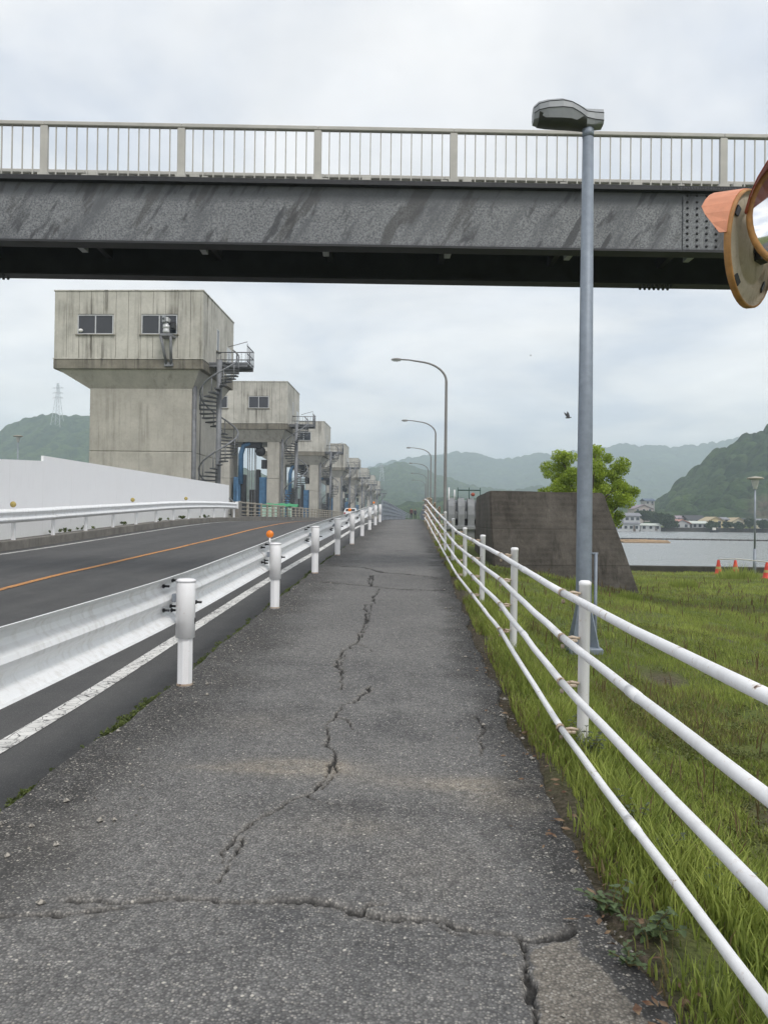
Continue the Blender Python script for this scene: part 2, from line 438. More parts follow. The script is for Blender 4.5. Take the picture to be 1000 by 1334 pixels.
# ================================================================ SETTING
def mat_ground():
    q = NT('bank_soil_and_turf')
    a = q.rng(q.noise(.7, 6, .65), .35, .68)
    col = q.mix(a, (.115, .155, .038), (.165, .185, .06))
    b = q.rng(q.noise(2.6, 6, .7), .52, .72)
    col = q.mix(q.math('MULTIPLY', b, .5), col, (.115, .085, .05))
    ed = q.attr('edge'); col = q.mix(ed, col, q.mix(q.rng(q.noise(30, 5, .7), .35, .7), (.055, .045, .036), (.19, .155, .115)))
    col = q.mix(q.rng(q.noise(40, 4, .7), .45, .75), col, (.045, .05, .02))
    q.bump(q.noise(14, 6, .7), .8, .05)
    return q.done(col, .95, 0, .2)
M['ground'] = mat_ground()
xs = np.concatenate([np.arange(-3000, -200, 200), np.arange(-200, -60, 20), np.arange(-60, -14, 2.5), np.arange(-14, -5, 1.0), np.arange(-5, .2, .8),
                     np.arange(.2, 6, .1), np.arange(6, 30, .5), np.arange(30, 100, 7), np.arange(100, 300, 20), np.arange(300, 3200, 200)])
ys = np.concatenate([np.arange(-80, -6, 4), np.arange(-6, 14, .12), np.arange(14, 39, .3), np.arange(39, 50, .4), np.arange(50, 258, 8), np.arange(258, 272, 1), np.arange(272, 400, 16), np.arange(400, 4600, 200)])
GX, GY = np.meshgrid(xs, ys)
ground = obj('ground', grid_mesh('ground', GX, GY, gz(GX, GY), M['ground'], True, {'edge': (1 - sstep(.05, .30, GX - XR(GY) + (fbm(GX * 4, GY * 2, 3) - .5) * .25)) * (GX > -1) + sum(np.exp(-((GX - a_) / b_) ** 2 - ((GY - c_) / b_ / 1.3) ** 2) for a_, c_, b_ in ((2.15, 4.55, .22), (2.6, 8.2, .25), (4.4, 11.5, .3)))}))
tag(ground, 'grassy ground of the bank and the land beyond the river', kind='structure')

# --- river
def mat_water():
    q = NT('river_water')
    vec = q.map((.55, 1.0, 1))
    q.bump(q.noise(1.1, 5, .6, vec), .8, .35)
    q.bump(q.noise(.12, 3, .5), .15, .6)
    return q.done((.26, .27, .265), .2, 0, .5)
M['water'] = mat_water()
rv = MB().add([(-3000, 41, -1.5), (3000, 41, -1.5), (3000, 269, -1.5), (-3000, 269, -1.5)], [(0, 1, 2, 3)])
tag(rv.build('river', M['water']), 'wide pale grey river behind the grassy bank', kind='structure')

# --- road
ry = np.concatenate([np.arange(-40, 60, .5), np.arange(60, 330, 6)])
rxs = np.linspace(-11.9, -2.05, 16)
RX, RY = np.meshgrid(rxs, ry)
def rz(x, y): return pz(y) - 0.15 - 0.012 * np.abs(x + 7.0)
road = obj('road', grid_mesh('road', RX, RY, rz(RX, RY), M['road']))
tag(road, 'grey asphalt two lane road rising to the bridge', kind='structure')
def strip(name, xc, wd, y0, y1, mat, label, wob=0.0):
    yy = np.concatenate([np.arange(y0, min(30, y1), .25), np.arange(30, y1, 2.0)])
    xx = np.array([-wd / 2, -wd / 6, wd / 6, wd / 2])
    X, Y = np.meshgrid(xx, yy); X = X + xc + (fbm(Y * .35, Y * 0 + 3, 3) - .5) * wob
    o = obj(name, grid_mesh(name, X, Y, rz(X, Y) + .005, mat)); o.parent = road
    o['label'] = label
strip('edge_line', -2.93, .16, -20, 320, M['white_line'], 'worn white edge line beside the near guardrail')
strip('edge_line', -10.95, .15, -20, 320, M['white_line'], 'white edge line on the far side of the road')
strip('centre_line', -7.05, .15, -20, 320, M['orange_line'], 'orange centre line along the road', .12)

# --- footpath with real cracks
CR_PX = [
 [(448,738),(474,739),(500,746),(530,748),(565,752)], [(484,749),(480,756),(483,763)], [(486,749),(485,757),(483,763)],
 [(420,758),(455,761),(480,763),(497,765),(525,768),(575,769)],
 [(494,766),(492,773),(485,779),(488,786),(476,788),(474,792),(480,797),(475,803),(478,810),(472,816),(468,825),(464,838),(456,842),(447,850),(440,860),(439,867),(445,872),(447,882),(444,898)],
 [(446,846),(449,858),(443,868),(449,877)], [(484,785),(482,800),(477,815),(470,830)],
 [(480,895),(478,901),(466,906),(458,916),(445,920),(439,932),(434,938),(420,944)],
 [(424,946),(428,957),(424,968),(431,976),(438,989),(428,1000),(425,1013),(415,1026),(408,1034),(390,1039),(380,1045)],
 [(438,989),(436,1004),(430,1018),(418,1030)],
 [(380,1045),(360,1056),(345,1063),(326,1076),(312,1090),(290,1105),(284,1112),(290,1122)], [(316,1094),(302,1116),(292,1130),(278,1147)],
 [(88,1174),(140,1173),(190,1171),(230,1170),(265,1168),(290,1172),(330,1171),(380,1172),(430,1178),(470,1188),(520,1194),(560,1198),(600,1207),(640,1215),(672,1224),(690,1226),(718,1222),(745,1210)],
 [(0,1195),(60,1190),(120,1187),(160,1180)],
 [(675,1228),(684,1255),(692,1285),(694,1334),(696,1400)],
 [(618,932),(628,950),(622,968),(630,985)],
 [(470,1188),(480,1178),(496,1172)], [(560,1198),(575,1210),(600,1216)], [(230,1170),(215,1162),(196,1158)], [(400,1036),(420,1046),(446,1050)], [(439,932),(452,938),(462,950)], [(464,838),(476,842),(486,850)],
]
CR_W = [x * .80 for x in (.036,.012,.010,.038,.0095,.006,.005,.009,.009,.007,.008,.008,.016,.011,.012,.006,.006,.006,.006,.005,.005,.005)]
yr = [-8.0]
while yr[-1] < 1.9: yr.append(yr[-1] + .33)
while yr[-1] < 20: yr.append(yr[-1] + max(.0095, .0028 * yr[-1]))
while yr[-1] < 60: yr.append(yr[-1] + .4)
while yr[-1] < 330: yr.append(yr[-1] + 8)
yr = np.array(yr)
u = np.linspace(0, 1, 300)
rr = XR(yr) + (fbm(yr * 1.7, yr * 0 + 5, 5) - .5) * .20 * (yr < 40)
ll = np.full_like(yr, XL) + (fbm(yr * 2.3, yr * 0 + 41, 5) - .5) * .10 * (yr < 45)
PX = ll[:, None] + u[None, :] * (rr - ll)[:, None]; PY = np.repeat(yr[:, None], len(u), 1)
PZ = pz(PY) + (fbm(PX * 1.3, PY * 1.3, 3) - .5) * .022 * (PY < 40)
crack = np.zeros_like(PX); lip = np.zeros_like(PX)
jx = PX + (fbm(PX * 9, PY * 9, 3) - .5) * .07 + (vnoise(PX * 45, PY * 45) - .5) * .018
jy = PY + (fbm(PX * 9 + 40, PY * 9, 3) - .5) * .07 + (vnoise(PX * 45 + 9, PY * 45) - .5) * .018
wn = np.clip(-.35 + 2.5 * fbm(PX * 6 + 3, PY * 6, 4), .52, 1.5)
for line, wd in zip(CR_PX, CR_W):
    P = np.array([on_path(*p) for p in line])
    sel = (PY > P[:, 1].min() - .3) & (PY < P[:, 1].max() + .3)
    a, b = jx[sel], jy[sel]; dm = np.full(a.shape, 9.0)
    for p, q in zip(P[:-1], P[1:]):
        dv = q - p; t = np.clip(((a - p[0]) * dv[0] + (b - p[1]) * dv[1]) / max(1e-9, dv @ dv), 0, 1)
        dm = np.minimum(dm, np.hypot(a - p[0] - t * dv[0], b - p[1] - t * dv[1]))
    wloc = wd * wn[sel] * np.clip(.75 + PY[sel] * .09, 1, 1.7)
    c = 1 - sstep(.75, 1.25, dm / wloc)
    crack[sel] = np.maximum(crack[sel], c)
    lip[sel] = np.maximum(lip[sel], 1 - sstep(.5, 5.0, dm / wloc))
PZ = PZ - crack * .026 - lip * .003
PZ[:, 0] -= .20; PZ[:, 1] -= .06; PZ[:, -1] -= .07; PZ[:, -2] -= .022; PZ[:, -3] -= .008
stain = np.zeros_like(PX)
for px, py, sx, sy, k in [(385, 1000, .36, .13, 1.7), (640, 1022, .55, .11, 1.3), (690, 1045, .3, .18, 1.2), (440, 1000, .06, .12, .8), (300, 1000, .3, .05, .5), (450, 1080, .35, .12, .3),
                          (60, 1090, .25, .35, .30), (470, 1075, .1, .08, .3), (330, 940, .35, .3, .25), (560, 1130, .3, .3, .2)]:
    c = on_path(px, py); stain += k * np.exp(-((PX - c[0]) / sx) ** 2 - ((PY - c[1]) / sy) ** 2)
stain = np.clip(stain, 0, 1) * (.55 + .45 * fbm(PX * 6, PY * 6, 3)) + .22 * lip * (1 - crack) * (PY < 9)
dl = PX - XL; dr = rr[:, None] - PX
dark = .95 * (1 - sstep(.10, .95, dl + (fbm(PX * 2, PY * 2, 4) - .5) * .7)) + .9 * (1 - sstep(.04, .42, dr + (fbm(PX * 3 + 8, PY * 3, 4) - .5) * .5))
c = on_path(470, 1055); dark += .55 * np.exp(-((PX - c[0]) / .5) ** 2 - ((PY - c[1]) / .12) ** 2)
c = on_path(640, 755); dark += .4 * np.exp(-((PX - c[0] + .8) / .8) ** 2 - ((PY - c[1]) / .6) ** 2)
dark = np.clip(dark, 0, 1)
poly = np.array([on_path(*p) for p in [(690, 1236), (740, 1222), (790, 1262), (838, 1334), (850, 1380), (705, 1400), (700, 1300)]])
def inpoly(x, y, P):
    ins = np.zeros(x.shape, bool); n = len(P)
    for i in range(n):
        x1, y1 = P[i]; x2, y2 = P[(i + 1) % n]
        cnd = ((y1 > y) != (y2 > y)) & (x < (x2 - x1) * (y - y1) / (y2 - y1 + 1e-12) + x1); ins ^= cnd
    return ins
patch = inpoly(jx, jy, poly).astype(float) * .85
dark = dark * (1 - patch)
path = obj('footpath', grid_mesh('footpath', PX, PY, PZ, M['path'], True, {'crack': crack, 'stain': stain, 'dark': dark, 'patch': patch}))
tag(path, 'cracked grey asphalt footpath between the guardrail and the fence', kind='structure')

# --- kerb on the far side of the road, in pieces
kb = MB().bbox(-.22, .22, 0, 1.97, -.25, .16, .02).mesh('kerb_block', M['conc_kerb'])
kroot = MB().box(-12.05, -11.96, -20, 50, -.6, -.45).build('kerb', M['conc_kerb']); tag(kroot, 'low concrete kerb under the far guardrail', kind='structure')
for i in range(17):
    y = 16 + 2 * i
    o = obj('kerb_block', kb, kroot, (-11.74, y, pzf(y + 1) - .13)); o.rotation_euler.x = math.atan((pzf(y + 2) - pzf(y)) / 2)

# --- bridge deck and its abutment
bd = MB()
bd.box(-12.3, .75, 47.5, 266, -.05, 1.18); 
for k in range(7):
    bd.box(-11.5, .2, 66 + 34 * k - 12, 66 + 34 * k - 9, -4.5, -.05)
bd.box(-12.4, .9, 43.5, 48.3, -4.5, 1.12)
tag(bd.build('bridge_deck', M['conc_pier']), 'concrete bridge deck on piers across the river', kind='structure')

# --- wooded hills
def crowns(x, y, size):
    cx = np.floor(x / size); cy = np.floor(y / size); best = np.full(x.shape, -1.0); tint = np.zeros(x.shape)
    for ox in (-1, 0, 1):
        for oy in (-1, 0, 1):
            ix = (cx + ox).astype(int); iy = (cy + oy).astype(int)
            h1 = _P[(ix * 7 + iy * 13) & 255, (iy * 5 + ix * 3) & 255]; h2 = _P[(ix * 11 + iy * 3 + 50) & 255, (iy * 7 + 90) & 255]
            h3 = _P[(ix * 5 + iy * 19 + 120) & 255, (ix * 3 + iy + 33) & 255]
            px = (ix + h1) * size; py = (iy + h2) * size; r = size * (.55 + .45 * h3)
            v = 1 - ((x - px) ** 2 + (y - py) ** 2) / r ** 2
            v = np.sqrt(np.clip(v, 0, 1)) * (.6 + .5 * h3) + np.where(v > 0, 0, -.5)
            m = v > best; best = np.where(m, v, best); tint = np.where(m, h1 * .5 + h3 * .5, tint)
    return np.clip(best, 0, 2), tint
def mat_forest():
    q = NT('hill_forest')
    t = q.attr('tint'); a = q.rng(q.noise(.012, 4, .6), .38, .65)
    c1 = q.mix(t, (.014, .036, .015), (.100, .150, .050))
    c2 = q.mix(t, (.010, .027, .014), (.066, .105, .044))
    col = q.mix(a, c1, c2)
    col = q.mix(q.math('MULTIPLY', q.rng(q.noise(.22, 5, .7), .48, .60), .75), col, (.014, .028, .014))  # dark mottling painted in as shade in the gaps between crowns
    col = q.mix(q.math('MULTIPLY', q.rng(q.noise(.05, 5, .7), .55, .75), .4), col, (.075, .10, .04))
    so = q.attr('soil')
    col = q.mix(q.math('MULTIPLY', so, q.rng(q.noise(.16, 5, .7), .35, .6)), col, (.17, .13, .10))
    q.bump(q.noise(.9, 5, .75), 1.0, 1.2)
    return q.done(col, .95, 0, .1)
M['forest'] = mat_forest()
def hill(name, label, sil, D, Y0, Y1, nx, ny, crown, seed, base=0.0, soil=None, power=1.0):
    sil = sorted(sil); 
    P = [at(px, py, D) for px, py in sil]
    sx = np.array([p.x / D for p in P]); zr = np.array([p.z for p in P])
    s = np.linspace(sx[0], sx[-1], nx); y = np.concatenate([np.linspace(Y0, D, ny), np.linspace(D, Y1, max(6, ny // 4))[1:]])
    Sg, Yg = np.meshgrid(s, y); Xg = Sg * Yg
    H = np.interp(Sg, sx, zr)
    t = np.clip((Yg - Y0) / (D - Y0), 0, 1); back = np.clip((Yg - D) / (Y1 - D), 0, 1)
    sh = (t ** power) * (1 - back * .75)
    wgt = np.clip(4 * t * (1 - t), 0, 1)
    sc = D / 5.0
    rid = np.abs(fbm(Xg / sc + seed, Yg / sc * .6 + seed * 2, 4) - .5) * 2
    z = base + (H - base) * sh * (1 - .55 * rid * wgt)
    cz, tint = crowns(Xg + 1000, Yg, crown)
    amp = crown * (1.35 if crown < 7 else .85)
    z = z + (cz - .75) * amp * np.clip(t * 4, .15, 1) + (fbm(Xg / crown * .9, Yg / crown * .9, 3) - .5) * amp * .5
    so = np.zeros_like(z)
    if soil is not None: so = soil(Xg, Yg, z)
    o = obj(name, grid_mesh(name, Xg, Yg, z, M['forest'], True, {'tint': tint, 'soil': so}))
    return tag(o, label, kind='structure')
hill('hill', 'hazy wooded hill behind the first gate tower', [(-700, 640), (-400, 600), (-150, 585), (-60, 575), (0, 560), (30, 547), (60, 539), (90, 539), (117, 544), (160, 556), (220, 574), (266, 590), (300, 603), (350, 622), (420, 645), (500, 668)],
     950, 520, 1300, 330, 150, 11, 3.3, 1.0)
hill('hill', 'dark green wooded hill rising on the right above the houses', [(838, 672), (850, 660), (862, 648), (880, 632), (900, 615), (915, 602), (930, 591), (945, 581), (960, 572), (980, 563), (1000, 554), (1060, 530), (1150, 505), (1300, 490), (1500, 480)],
     480, 288, 640, 560, 300, 6.2, 7.7, 1.2, soil=lambda x, y, z: (sstep(.405, .45, x / y) * sstep(16, 9, z) * sstep(1, 4, z)), power=1.1)
hill('hill', 'middle ridge of green hills beyond the end of the bridge', [(380, 668), (440, 630), (470, 615), (500, 606), (520, 602), (545, 610), (580, 622), (620, 634), (660, 640), (700, 632), (740, 640), (790, 650), (840, 660), (880, 668)],
     1300, 700, 1700, 330, 120, 12, 1.4, 1.0)
hill('hill', 'far blue ridge of hills along the horizon', [(250, 640), (330, 630), (400, 622), (450, 612), (480, 608), (520, 598), (560, 592), (600, 589), (620, 590), (650, 598), (680, 595), (700, 590), (720, 592), (750, 588), (790, 583), (812, 576), (825, 577), (850, 580), (880, 583), (900, 578), (930, 575), (960, 570), (985, 568), (1020, 566), (1100, 574), (1300, 590), (1600, 600)],
     2400, 1500, 3100, 520, 110, 17, 5.2, 1.0)
hill('hill', 'low wooded slope behind the far river bank', [(300, 672), (420, 664), (520, 660), (560, 652), (585, 648), (640, 650), (700, 655), (760, 652), (800, 655), (840, 662), (870, 664)],
     520, 330, 640, 300, 60, 8, 9.2, 1.0)

# --- haze
hz = MB().box(-2990, 2990, -70, 4300, -6, 300)
ho = hz.build('haze', None)
hm = bpy.data.materials.new('haze_air'); hm.use_nodes = True; ht = hm.node_tree; ht.nodes.clear()
pv = ht.nodes.new('ShaderNodeVolumePrincipled'); pv.inputs['Color'].default_value = (.79, .915, 1.0, 1); pv.inputs['Density'].default_value = .00054
ou = ht.nodes.new('ShaderNodeOutputMaterial'); ht.links.new(pv.outputs[0], ou.inputs['Volume'])
ho.data.materials.append(hm); ho.display_type = 'WIRE'
tag(ho, 'thin pale haze over the river and the hills', kind='stuff')

# ================================================================ OVERHEAD FOOTBRIDGE
def mat_girder():
    q = NT('flaking_girder_paint')
    x = q.sepz(None, 0); z = q.sepz()
    cb = q.n('ShaderNodeCombineXYZ'); u_ = q.math('SUBTRACT', x, q.math('MULTIPLY', z, .55)); q.l(u_, cb.inputs[0]); q.l(q.math('MULTIPLY', z, .30), cb.inputs[1])
    sp = q.rng(q.noise(34, 5, .75), .40, .58)
    base = q.mix(q.rng(q.noise(1.2, 4), .3, .7), (.080, .086, .095), (.112, .118, .126))
    lightmask = q.rng(q.noise(1.6, 5, .62, cb.outputs[0]), .36, .50)
    zone = q.math('MULTIPLY', q.rng(z, 5.99, 6.05), q.rng(q.math('ADD', z, q.math('MULTIPLY', q.noise(2.5, 3), .2)), 6.86, 6.74))
    col = q.mix(q.math('MULTIPLY', q.math('MULTIPLY', lightmask, sp), q.math('ADD', q.math('MULTIPLY', zone, .80), .12)), base, (.245, .255, .262))
    streak = q.math('MULTIPLY', q.rng(q.noise(4.5, 3, .5, cb.outputs[0]), .55, .63), q.rng(q.noise(.45, 2), .36, .50))
    col = q.mix(q.math('MULTIPLY', streak, .8), col, (.045, .047, .052))
    blot = q.rng(q.noise(2.2, 4, .6, cb.outputs[0]), .57, .62)
    col = q.mix(q.math('MULTIPLY', blot, .6), col, (.054, .053, .052))
    q.bump(q.noise(30, 5, .7), .3, .006)
    return q.done(col, .62, .0, .4)
M['girder'] = mat_girder()
FY = 12.5
SKEW = math.tan(.058)
fb = thing('footbridge', 'dark steel girder footbridge with cream railings crossing overhead', 'bridge', (0, FY + 1.74 * SKEW, 0), .058)
def fbx(px, py):
    d = ray(px, py); t = (FY + 1.74 * SKEW) / (d[1] - SKEW * d[0]); return d[0] * t / math.cos(.058)
X0, X1 = -12.5, 12.5
TZ = 6.95                      # girder top
BZ = 5.985                      # girder bottom flange
def lx(y): return y - FY
g = MB(); g.box(X0, X1, .02, .05, BZ, TZ)
g.build('near_girder', M['girder'], fb)
g = MB(); g.box(X0, X1, -.10, .20, TZ, TZ + .03); g.box(X0, X1, -.06, .22, BZ - .035, BZ); g.build('girder_flange', M['girder_shaded'], fb)
g = MB(); g.box(X0, X1, 1.78, 1.81, BZ, TZ); g.build('far_girder', M['girder_shaded'], fb)
g = MB(); g.box(X0, X1, 1.64, 1.94, BZ - .035, BZ); g.build('far_girder_flange', M['girder_shaded'], fb)
g = MB(); g.box(X0, X1, .0, 1.9, TZ + .034, TZ + .12); g.build('deck', M['girder_shaded'], fb)
br = MB().add([(-.05, .06, BZ), (.05, .06, BZ), (.05, .55, BZ), (-.05, .55, BZ), (-.05, .06, BZ + .06), (.05, .06, BZ + .06), (.05, .55, BZ + .5), (-.05, .55, BZ + .5)],
               [(0, 3, 2, 1), (4, 5, 6, 7), (0, 1, 5, 4), (1, 2, 6, 5), (2, 3, 7, 6), (3, 0, 4, 7)]).mesh('cross_bracket', M['grey_metal'])
cb = MB().box(-.05, .05, .05, 1.77, BZ + .30, BZ + .52).mesh('cross_beam', M['girder_shaded'])
for px in (-70, 95, 258, 422, 586, 748, 910, 1070):
    x = fbx(px, 325)
    obj('cross_bracket', br, fb, (x, 0, 0)); obj('cross_beam', cb, fb, (x, 0, 0))
# splice with bolt rows
sx0, sx1 = fbx(889, 280), fbx(950, 280)
sp = MB().bbox(sx0, sx1, -.006, .018, BZ + .02, TZ - .05, .004).build('splice_plate', M['girder'], fb)
bolts = MB()
for ix in range(5):
    for iz in range(9):
        c = Vector((sx0 + .07 + ix * (sx1 - sx0 - .14) / 4 + (.0), -.006, BZ + .08 + iz * .105))
        bolts.lathe([(0, .024), (.016, .022), (.023, .008), (.024, -.004)], c, 7, Vector((0, -1, 0)))
tag(bolts.build('bolt_rows', M['dark_metal'], sp), kind='stuff')
b2 = MB()
for px in list(range(842, 884, 6)) + list(range(-2, 20, 6)):
    p = Vector((fbx(px, 372) * (FY + 1.8) / FY, 0, 0))
    b2.lathe([(0, -.05), (.02, -.045), (.028, -.02), (.028, 0)], (p.x, 1.7, BZ - .035), 7)
    b2.lathe([(0, -.05), (.02, -.045), (.028, -.02), (.028, 0)], (p.x, 1.88, BZ - .035), 7)
tag(b2.build('flange_bolts', M['dark_metal'], fb), kind='stuff')
tb = MB()
for k in range(22):
    tb.lathe([(0, .05), (.022, .045), (.03, .02), (.03, 0)], (sx0 - .1 + k * .045, -.03, TZ + .03), 6)
tag(tb.build('top_flange_bolts', M['dark_metal'], fb), kind='stuff')
# railings
posts_x = [fbx(px, 200) for px in (-124, 55, 234, 412, 591)] 
step = (posts_x[4] - posts_x[0]) / 4
posts_x = [posts_x[0] + step * i for i in range(-1, 9)]
RT = 7.965; RB = 7.03
def railing(yc, lab, light):
    pm = MB(); pm.bbox(-.062, .062, -.035, .035, TZ + .05, RT - .07, .008); pm.box(-.085, .085, -.06, .05, TZ + .12, TZ + .16)
    pm = pm.mesh('railing_post', M['rail_cream'])
    hm_ = MB().tube([(0, 0, 0), (0, -.012, 0)], .012, 8).mesh('post_bolt', M['dark_metal'])
    bal = MB().box(-.009, .009, -.009, .009, RB + .055, RT - .07).mesh('baluster', M['rail_cream'])
    tr = MB().bbox(.0, step, -.045, .045, RT - .07, RT, .012).mesh('top_rail', M['rail_cream'])
    brl = MB().bbox(.062, step - .062, -.03, .03, RB, RB + .055, .008).mesh('bottom_rail', M['rail_cream'])
    stub = MB().box(-.010, .010, -.010, .010, TZ + .12, RB).mesh('stub', M['rail_cream'])
    foot = MB().bbox(-.075, .075, -.05, .03, TZ + .12, TZ + .19, .008).mesh('rail_foot', M['rail_cream'])
    for i, x in enumerate(posts_x):
        p = obj('railing_post', pm, fb, (x, yc, 0))
        if light:
            for zz in (RB - .03, RB + .06): obj('post_bolt', hm_, p, (0, -.035, zz))
        if i == len(posts_x) - 1: continue
        obj('top_rail', tr, fb, (x, yc, 0)); obj('bottom_rail', brl, fb, (x, yc, 0)); 
        for k in range(1, 13): obj('baluster', bal, fb, (x + .02 + k * (step - .04) / 13, yc, 0))
        if light:
            obj('rail_foot', foot, fb, (x + step * (.1 if i % 2 else .36), yc, 0))
    return stub
stub = railing(.06, 'near', True); railing(1.83, 'far', False)

# ================================================================ NEAR GUARDRAIL
gr = thing('guardrail', 'white corrugated guardrail between the footpath and the road', 'guardrail', (0, 0, 0))
gy = [6.4 + 4.05 * k for k in range(-4, 9)]
prof = [(a_, b_ * .86) for a_, b_ in ((0.02, .235), (-.01, .228), (-.035, .20), (-.085, .165), (-.10, .125), (-.085, .085), (-.03, .035), (-.018, 0), (-.03, -.035), (-.085, -.085), (-.10, -.125), (-.085, -.165), (-.035, -.20), (-.01, -.228), (.02, -.235))]
def wbeam(pts, x0, flip=1):
    """corrugated sheet with thickness following points (y, z)"""
    mb = MB(); n = len(prof); vs = []; 
    for (y, z) in pts:
        for (a, b) in prof: vs.append((x0 + a * flip, y, z + b))
    for (y, z) in pts:
        for (a, b) in prof: vs.append((x0 + (a - .006) * flip, y, z + b))
    m = len(pts); fs = []
    for i in range(m - 1):
        for k in range(n - 1):
            p = i * n + k; fs.append((p, p + 1, p + n + 1, p + n)); q_ = p + m * n; fs.append((q_, q_ + n, q_ + n + 1, q_ + 1))
        for k in (0, n - 1):
            p = i * n + k; q_ = p + m * n; fs.append((p, p + n, q_ + n, q_))
    for i in (0, m - 1):
        for k in range(n - 1):
            p = i * n + k; q_ = p + m * n; fs.append((p, q_, q_ + 1, p + 1))
    return mb.add(vs, fs, False)
BX = -2.068
post_m = None
def gpost(h=.87):
    lo = MB().tube([(0, 0, -.3), (0, 0, .45)], .064, 8, smooth=False)
    return lo.mesh('guard_post', M['post_white'])
sleeve_m = MB().lathe([(.064, .40), (.080, .405), (.080, .862), (.075, .872), (.083, .873), (.083, .888), (.06, .898), (0, .90)], n=20).mesh('sleeve', M['post_white'])
rust_ring = MB().lathe([(.066, .002), (.070, .010), (.0665, .022)], n=12).mesh('base_rust', M['rust_paint'])
gp_m = gpost()
brk = MB().bbox(BX - .0 + .005 + 1.95, -.07, -.03, .03, .70, .77, .006).mesh('bracket', M['galv'])
blt = MB().tube([(0, 0, 0), (.012, 0, 0)], .019, 6).tube([(.012, 0, 0), (.055, 0, 0)], .010, 8).mesh('bolt', M['dark_metal'])
slot = MB().box(.0, .004, -.008, .008, 0, .05).mesh('slot', M['dark_metal'])
for i, y in enumerate(gy):
    z = pzf(y)
    po = obj('guard_post', gp_m, gr, (-1.95, y, z)); obj('sleeve', sleeve_m, po)
    if 0 < y < 26: obj('base_rust', rust_ring, po)
    obj('bracket', brk, po)
    if 0 < y < 30:
        for (dy, dz) in ((-.10, .13), (.09, .17), (-.03, .0), (-.12, -.10), (.05, -.08), (.12, -.13)):
            xo = {.13: -.085, .17: -.07, .0: -.018, -.10: -.075, -.08: -.07, -.13: -.085}[dz]
            obj('bolt', blt, gr, (BX + xo, y + dy + .12, z + .715 + dz * .88))
    if 0 < y < 20:
        obj('bolt', blt, po, (.078 * math.cos(.3), .078 * math.sin(.3), .70)); obj('slot', slot, po, (.0805, .0, .52))
    if i < len(gy) - 1:
        y2 = gy[i + 1] + .22; pts = [(y - .12 + (y2 - y + .12) * t / 8, pzf(y - .12 + (y2 - y + .12) * t / 8) + .715 + (.004 if i % 2 else 0)) for t in range(9)]
        wbeam(pts, BX + (.007 if i % 2 else 0)).build('beam', M['guard_white'], gr)
disc = MB().lathe([(0, .012), (.05, .012), (.052, 0), (.05, -.012), (0, -.012)], (0, 0, .075), 20, Vector((0, -1, 0))).mesh('reflector', M['orange_refl'])
stem = MB().tube([(0, 0, -.08), (0, 0, .03)], .011, 8).mesh('reflector_stem', M['post_white'])
for k in (5, 8, 11):
    y = gy[k]; d_ = obj('reflector', disc, gr, (-2.03, y, pzf(y) + .94)); obj('reflector_stem', stem, d_)

# ================================================================ FAR GUARDRAIL
fg = thing('guardrail', 'white guardrail on the far side of the road in front of the white wall', 'guardrail', (0, 0, 0))
fy = [9.6 + 2.4 * k for k in range(0, 17)]
fp = MB().bbox(-.05, .05, -.05, .05, -.2, .62, .01).mesh('guard_post', M['guard_white'])
for i, y in enumerate(fy):
    obj('guard_post', fp, fg, (-11.63, y, pzf(y) + .05))
for i in range(0, 16, 2):
    ya, yb = fy[i] - .1, fy[min(i + 2, 16)] + .1
    pts = [(ya + (yb - ya) * t / 6, pzf(ya + (yb - ya) * t / 6) + .76 + .003 * (i % 4)) for t in range(7)]
    wbeam(pts, -11.56 + .004 * (i % 4), -1).build('beam', M['guard_white'], fg)
end = MB(); end.bbox(-11.60, -11.44, 48.15, 48.45, 2.02, 2.48, .03); end.build('end_cap', M['guard_white'], fg)
dd = MB().lathe([(0, .015), (.085, .015), (.088, 0), (.085, -.015), (0, -.015)], (0, 0, .08), 20, Vector((0, -1, 0))).mesh('reflector', M['yellow_refl'])
for px in (8, 169, 240):
    y = 11.5 / ((545 - px) / 1000); obj('reflector', dd, fg, (-11.55, y, pzf(y) + 1.01))

# ================================================================ WHITE HOARDING WALL
wl = thing('white_wall', 'tall white panel wall behind the far guardrail', 'wall', (-12.4, 0, 0))
ye = 49.6; yy_ = [ye - 2.07 * k for k in range(0, 22)]
for k in range(21):
    a, b = yy_[k + 1] + .004, yy_[k] - .004
    top = (lambda y: 3.45 + .13 * (y - 24.8) / 24.8) if b > 25.2 else (lambda y: 3.28 - .055 * (24.8 - y))
    q = MB(); q.hexa([(-.04, a, pzf(a) - .3), (.04, a, pzf(a) - .3), (.04, b, pzf(b) - .3), (-.04, b, pzf(b) - .3)], [(-.04, a, top(a)), (.04, a, top(a)), (.04, b, top(b)), (-.04, b, top(b))])
    q.build('wall_panel', M['wall_white'], wl)

# ================================================================ BRIDGE PARAPET (road side)
pp = thing('bridge_parapet', 'beige post and rail parapet along the far edge of the bridge', 'railing', (-11.8, 0, 0))
M['beige'] = mat_concrete('beige_rail_paint', (.33, .30, .25), (.42, .385, .32), .3, sc=2)
pst = MB().bbox(-.07, .07, -.09, .09, -.05, 1.0, .015).mesh('parapet_post', M['beige'])
for k in range(44):
    y = 50.3 + 2.3 * k; 
    if y < 150: obj('parapet_post', pst, pp, (0, y, 1.44 + .12))
for k in range(11):
    a = 50.1 + 9.2 * k; b = a + 9.19
    for zz, hh in ((2.44, .09), (2.16, .06), (1.90, .06), (1.68, .05)):
        MB().bbox(-.055, .055, a, b, zz, zz + hh, .012).build('rail', M['beige'], pp)
MB().bbox(-.22, .20, 49.9, 265, 1.1, 1.575, .02).build('plinth', M['conc_kerb'], pp)
MB().box(-.05, .05, 151.4, 264, 1.6, 2.5).build('far_rails', M['beige'], pp)
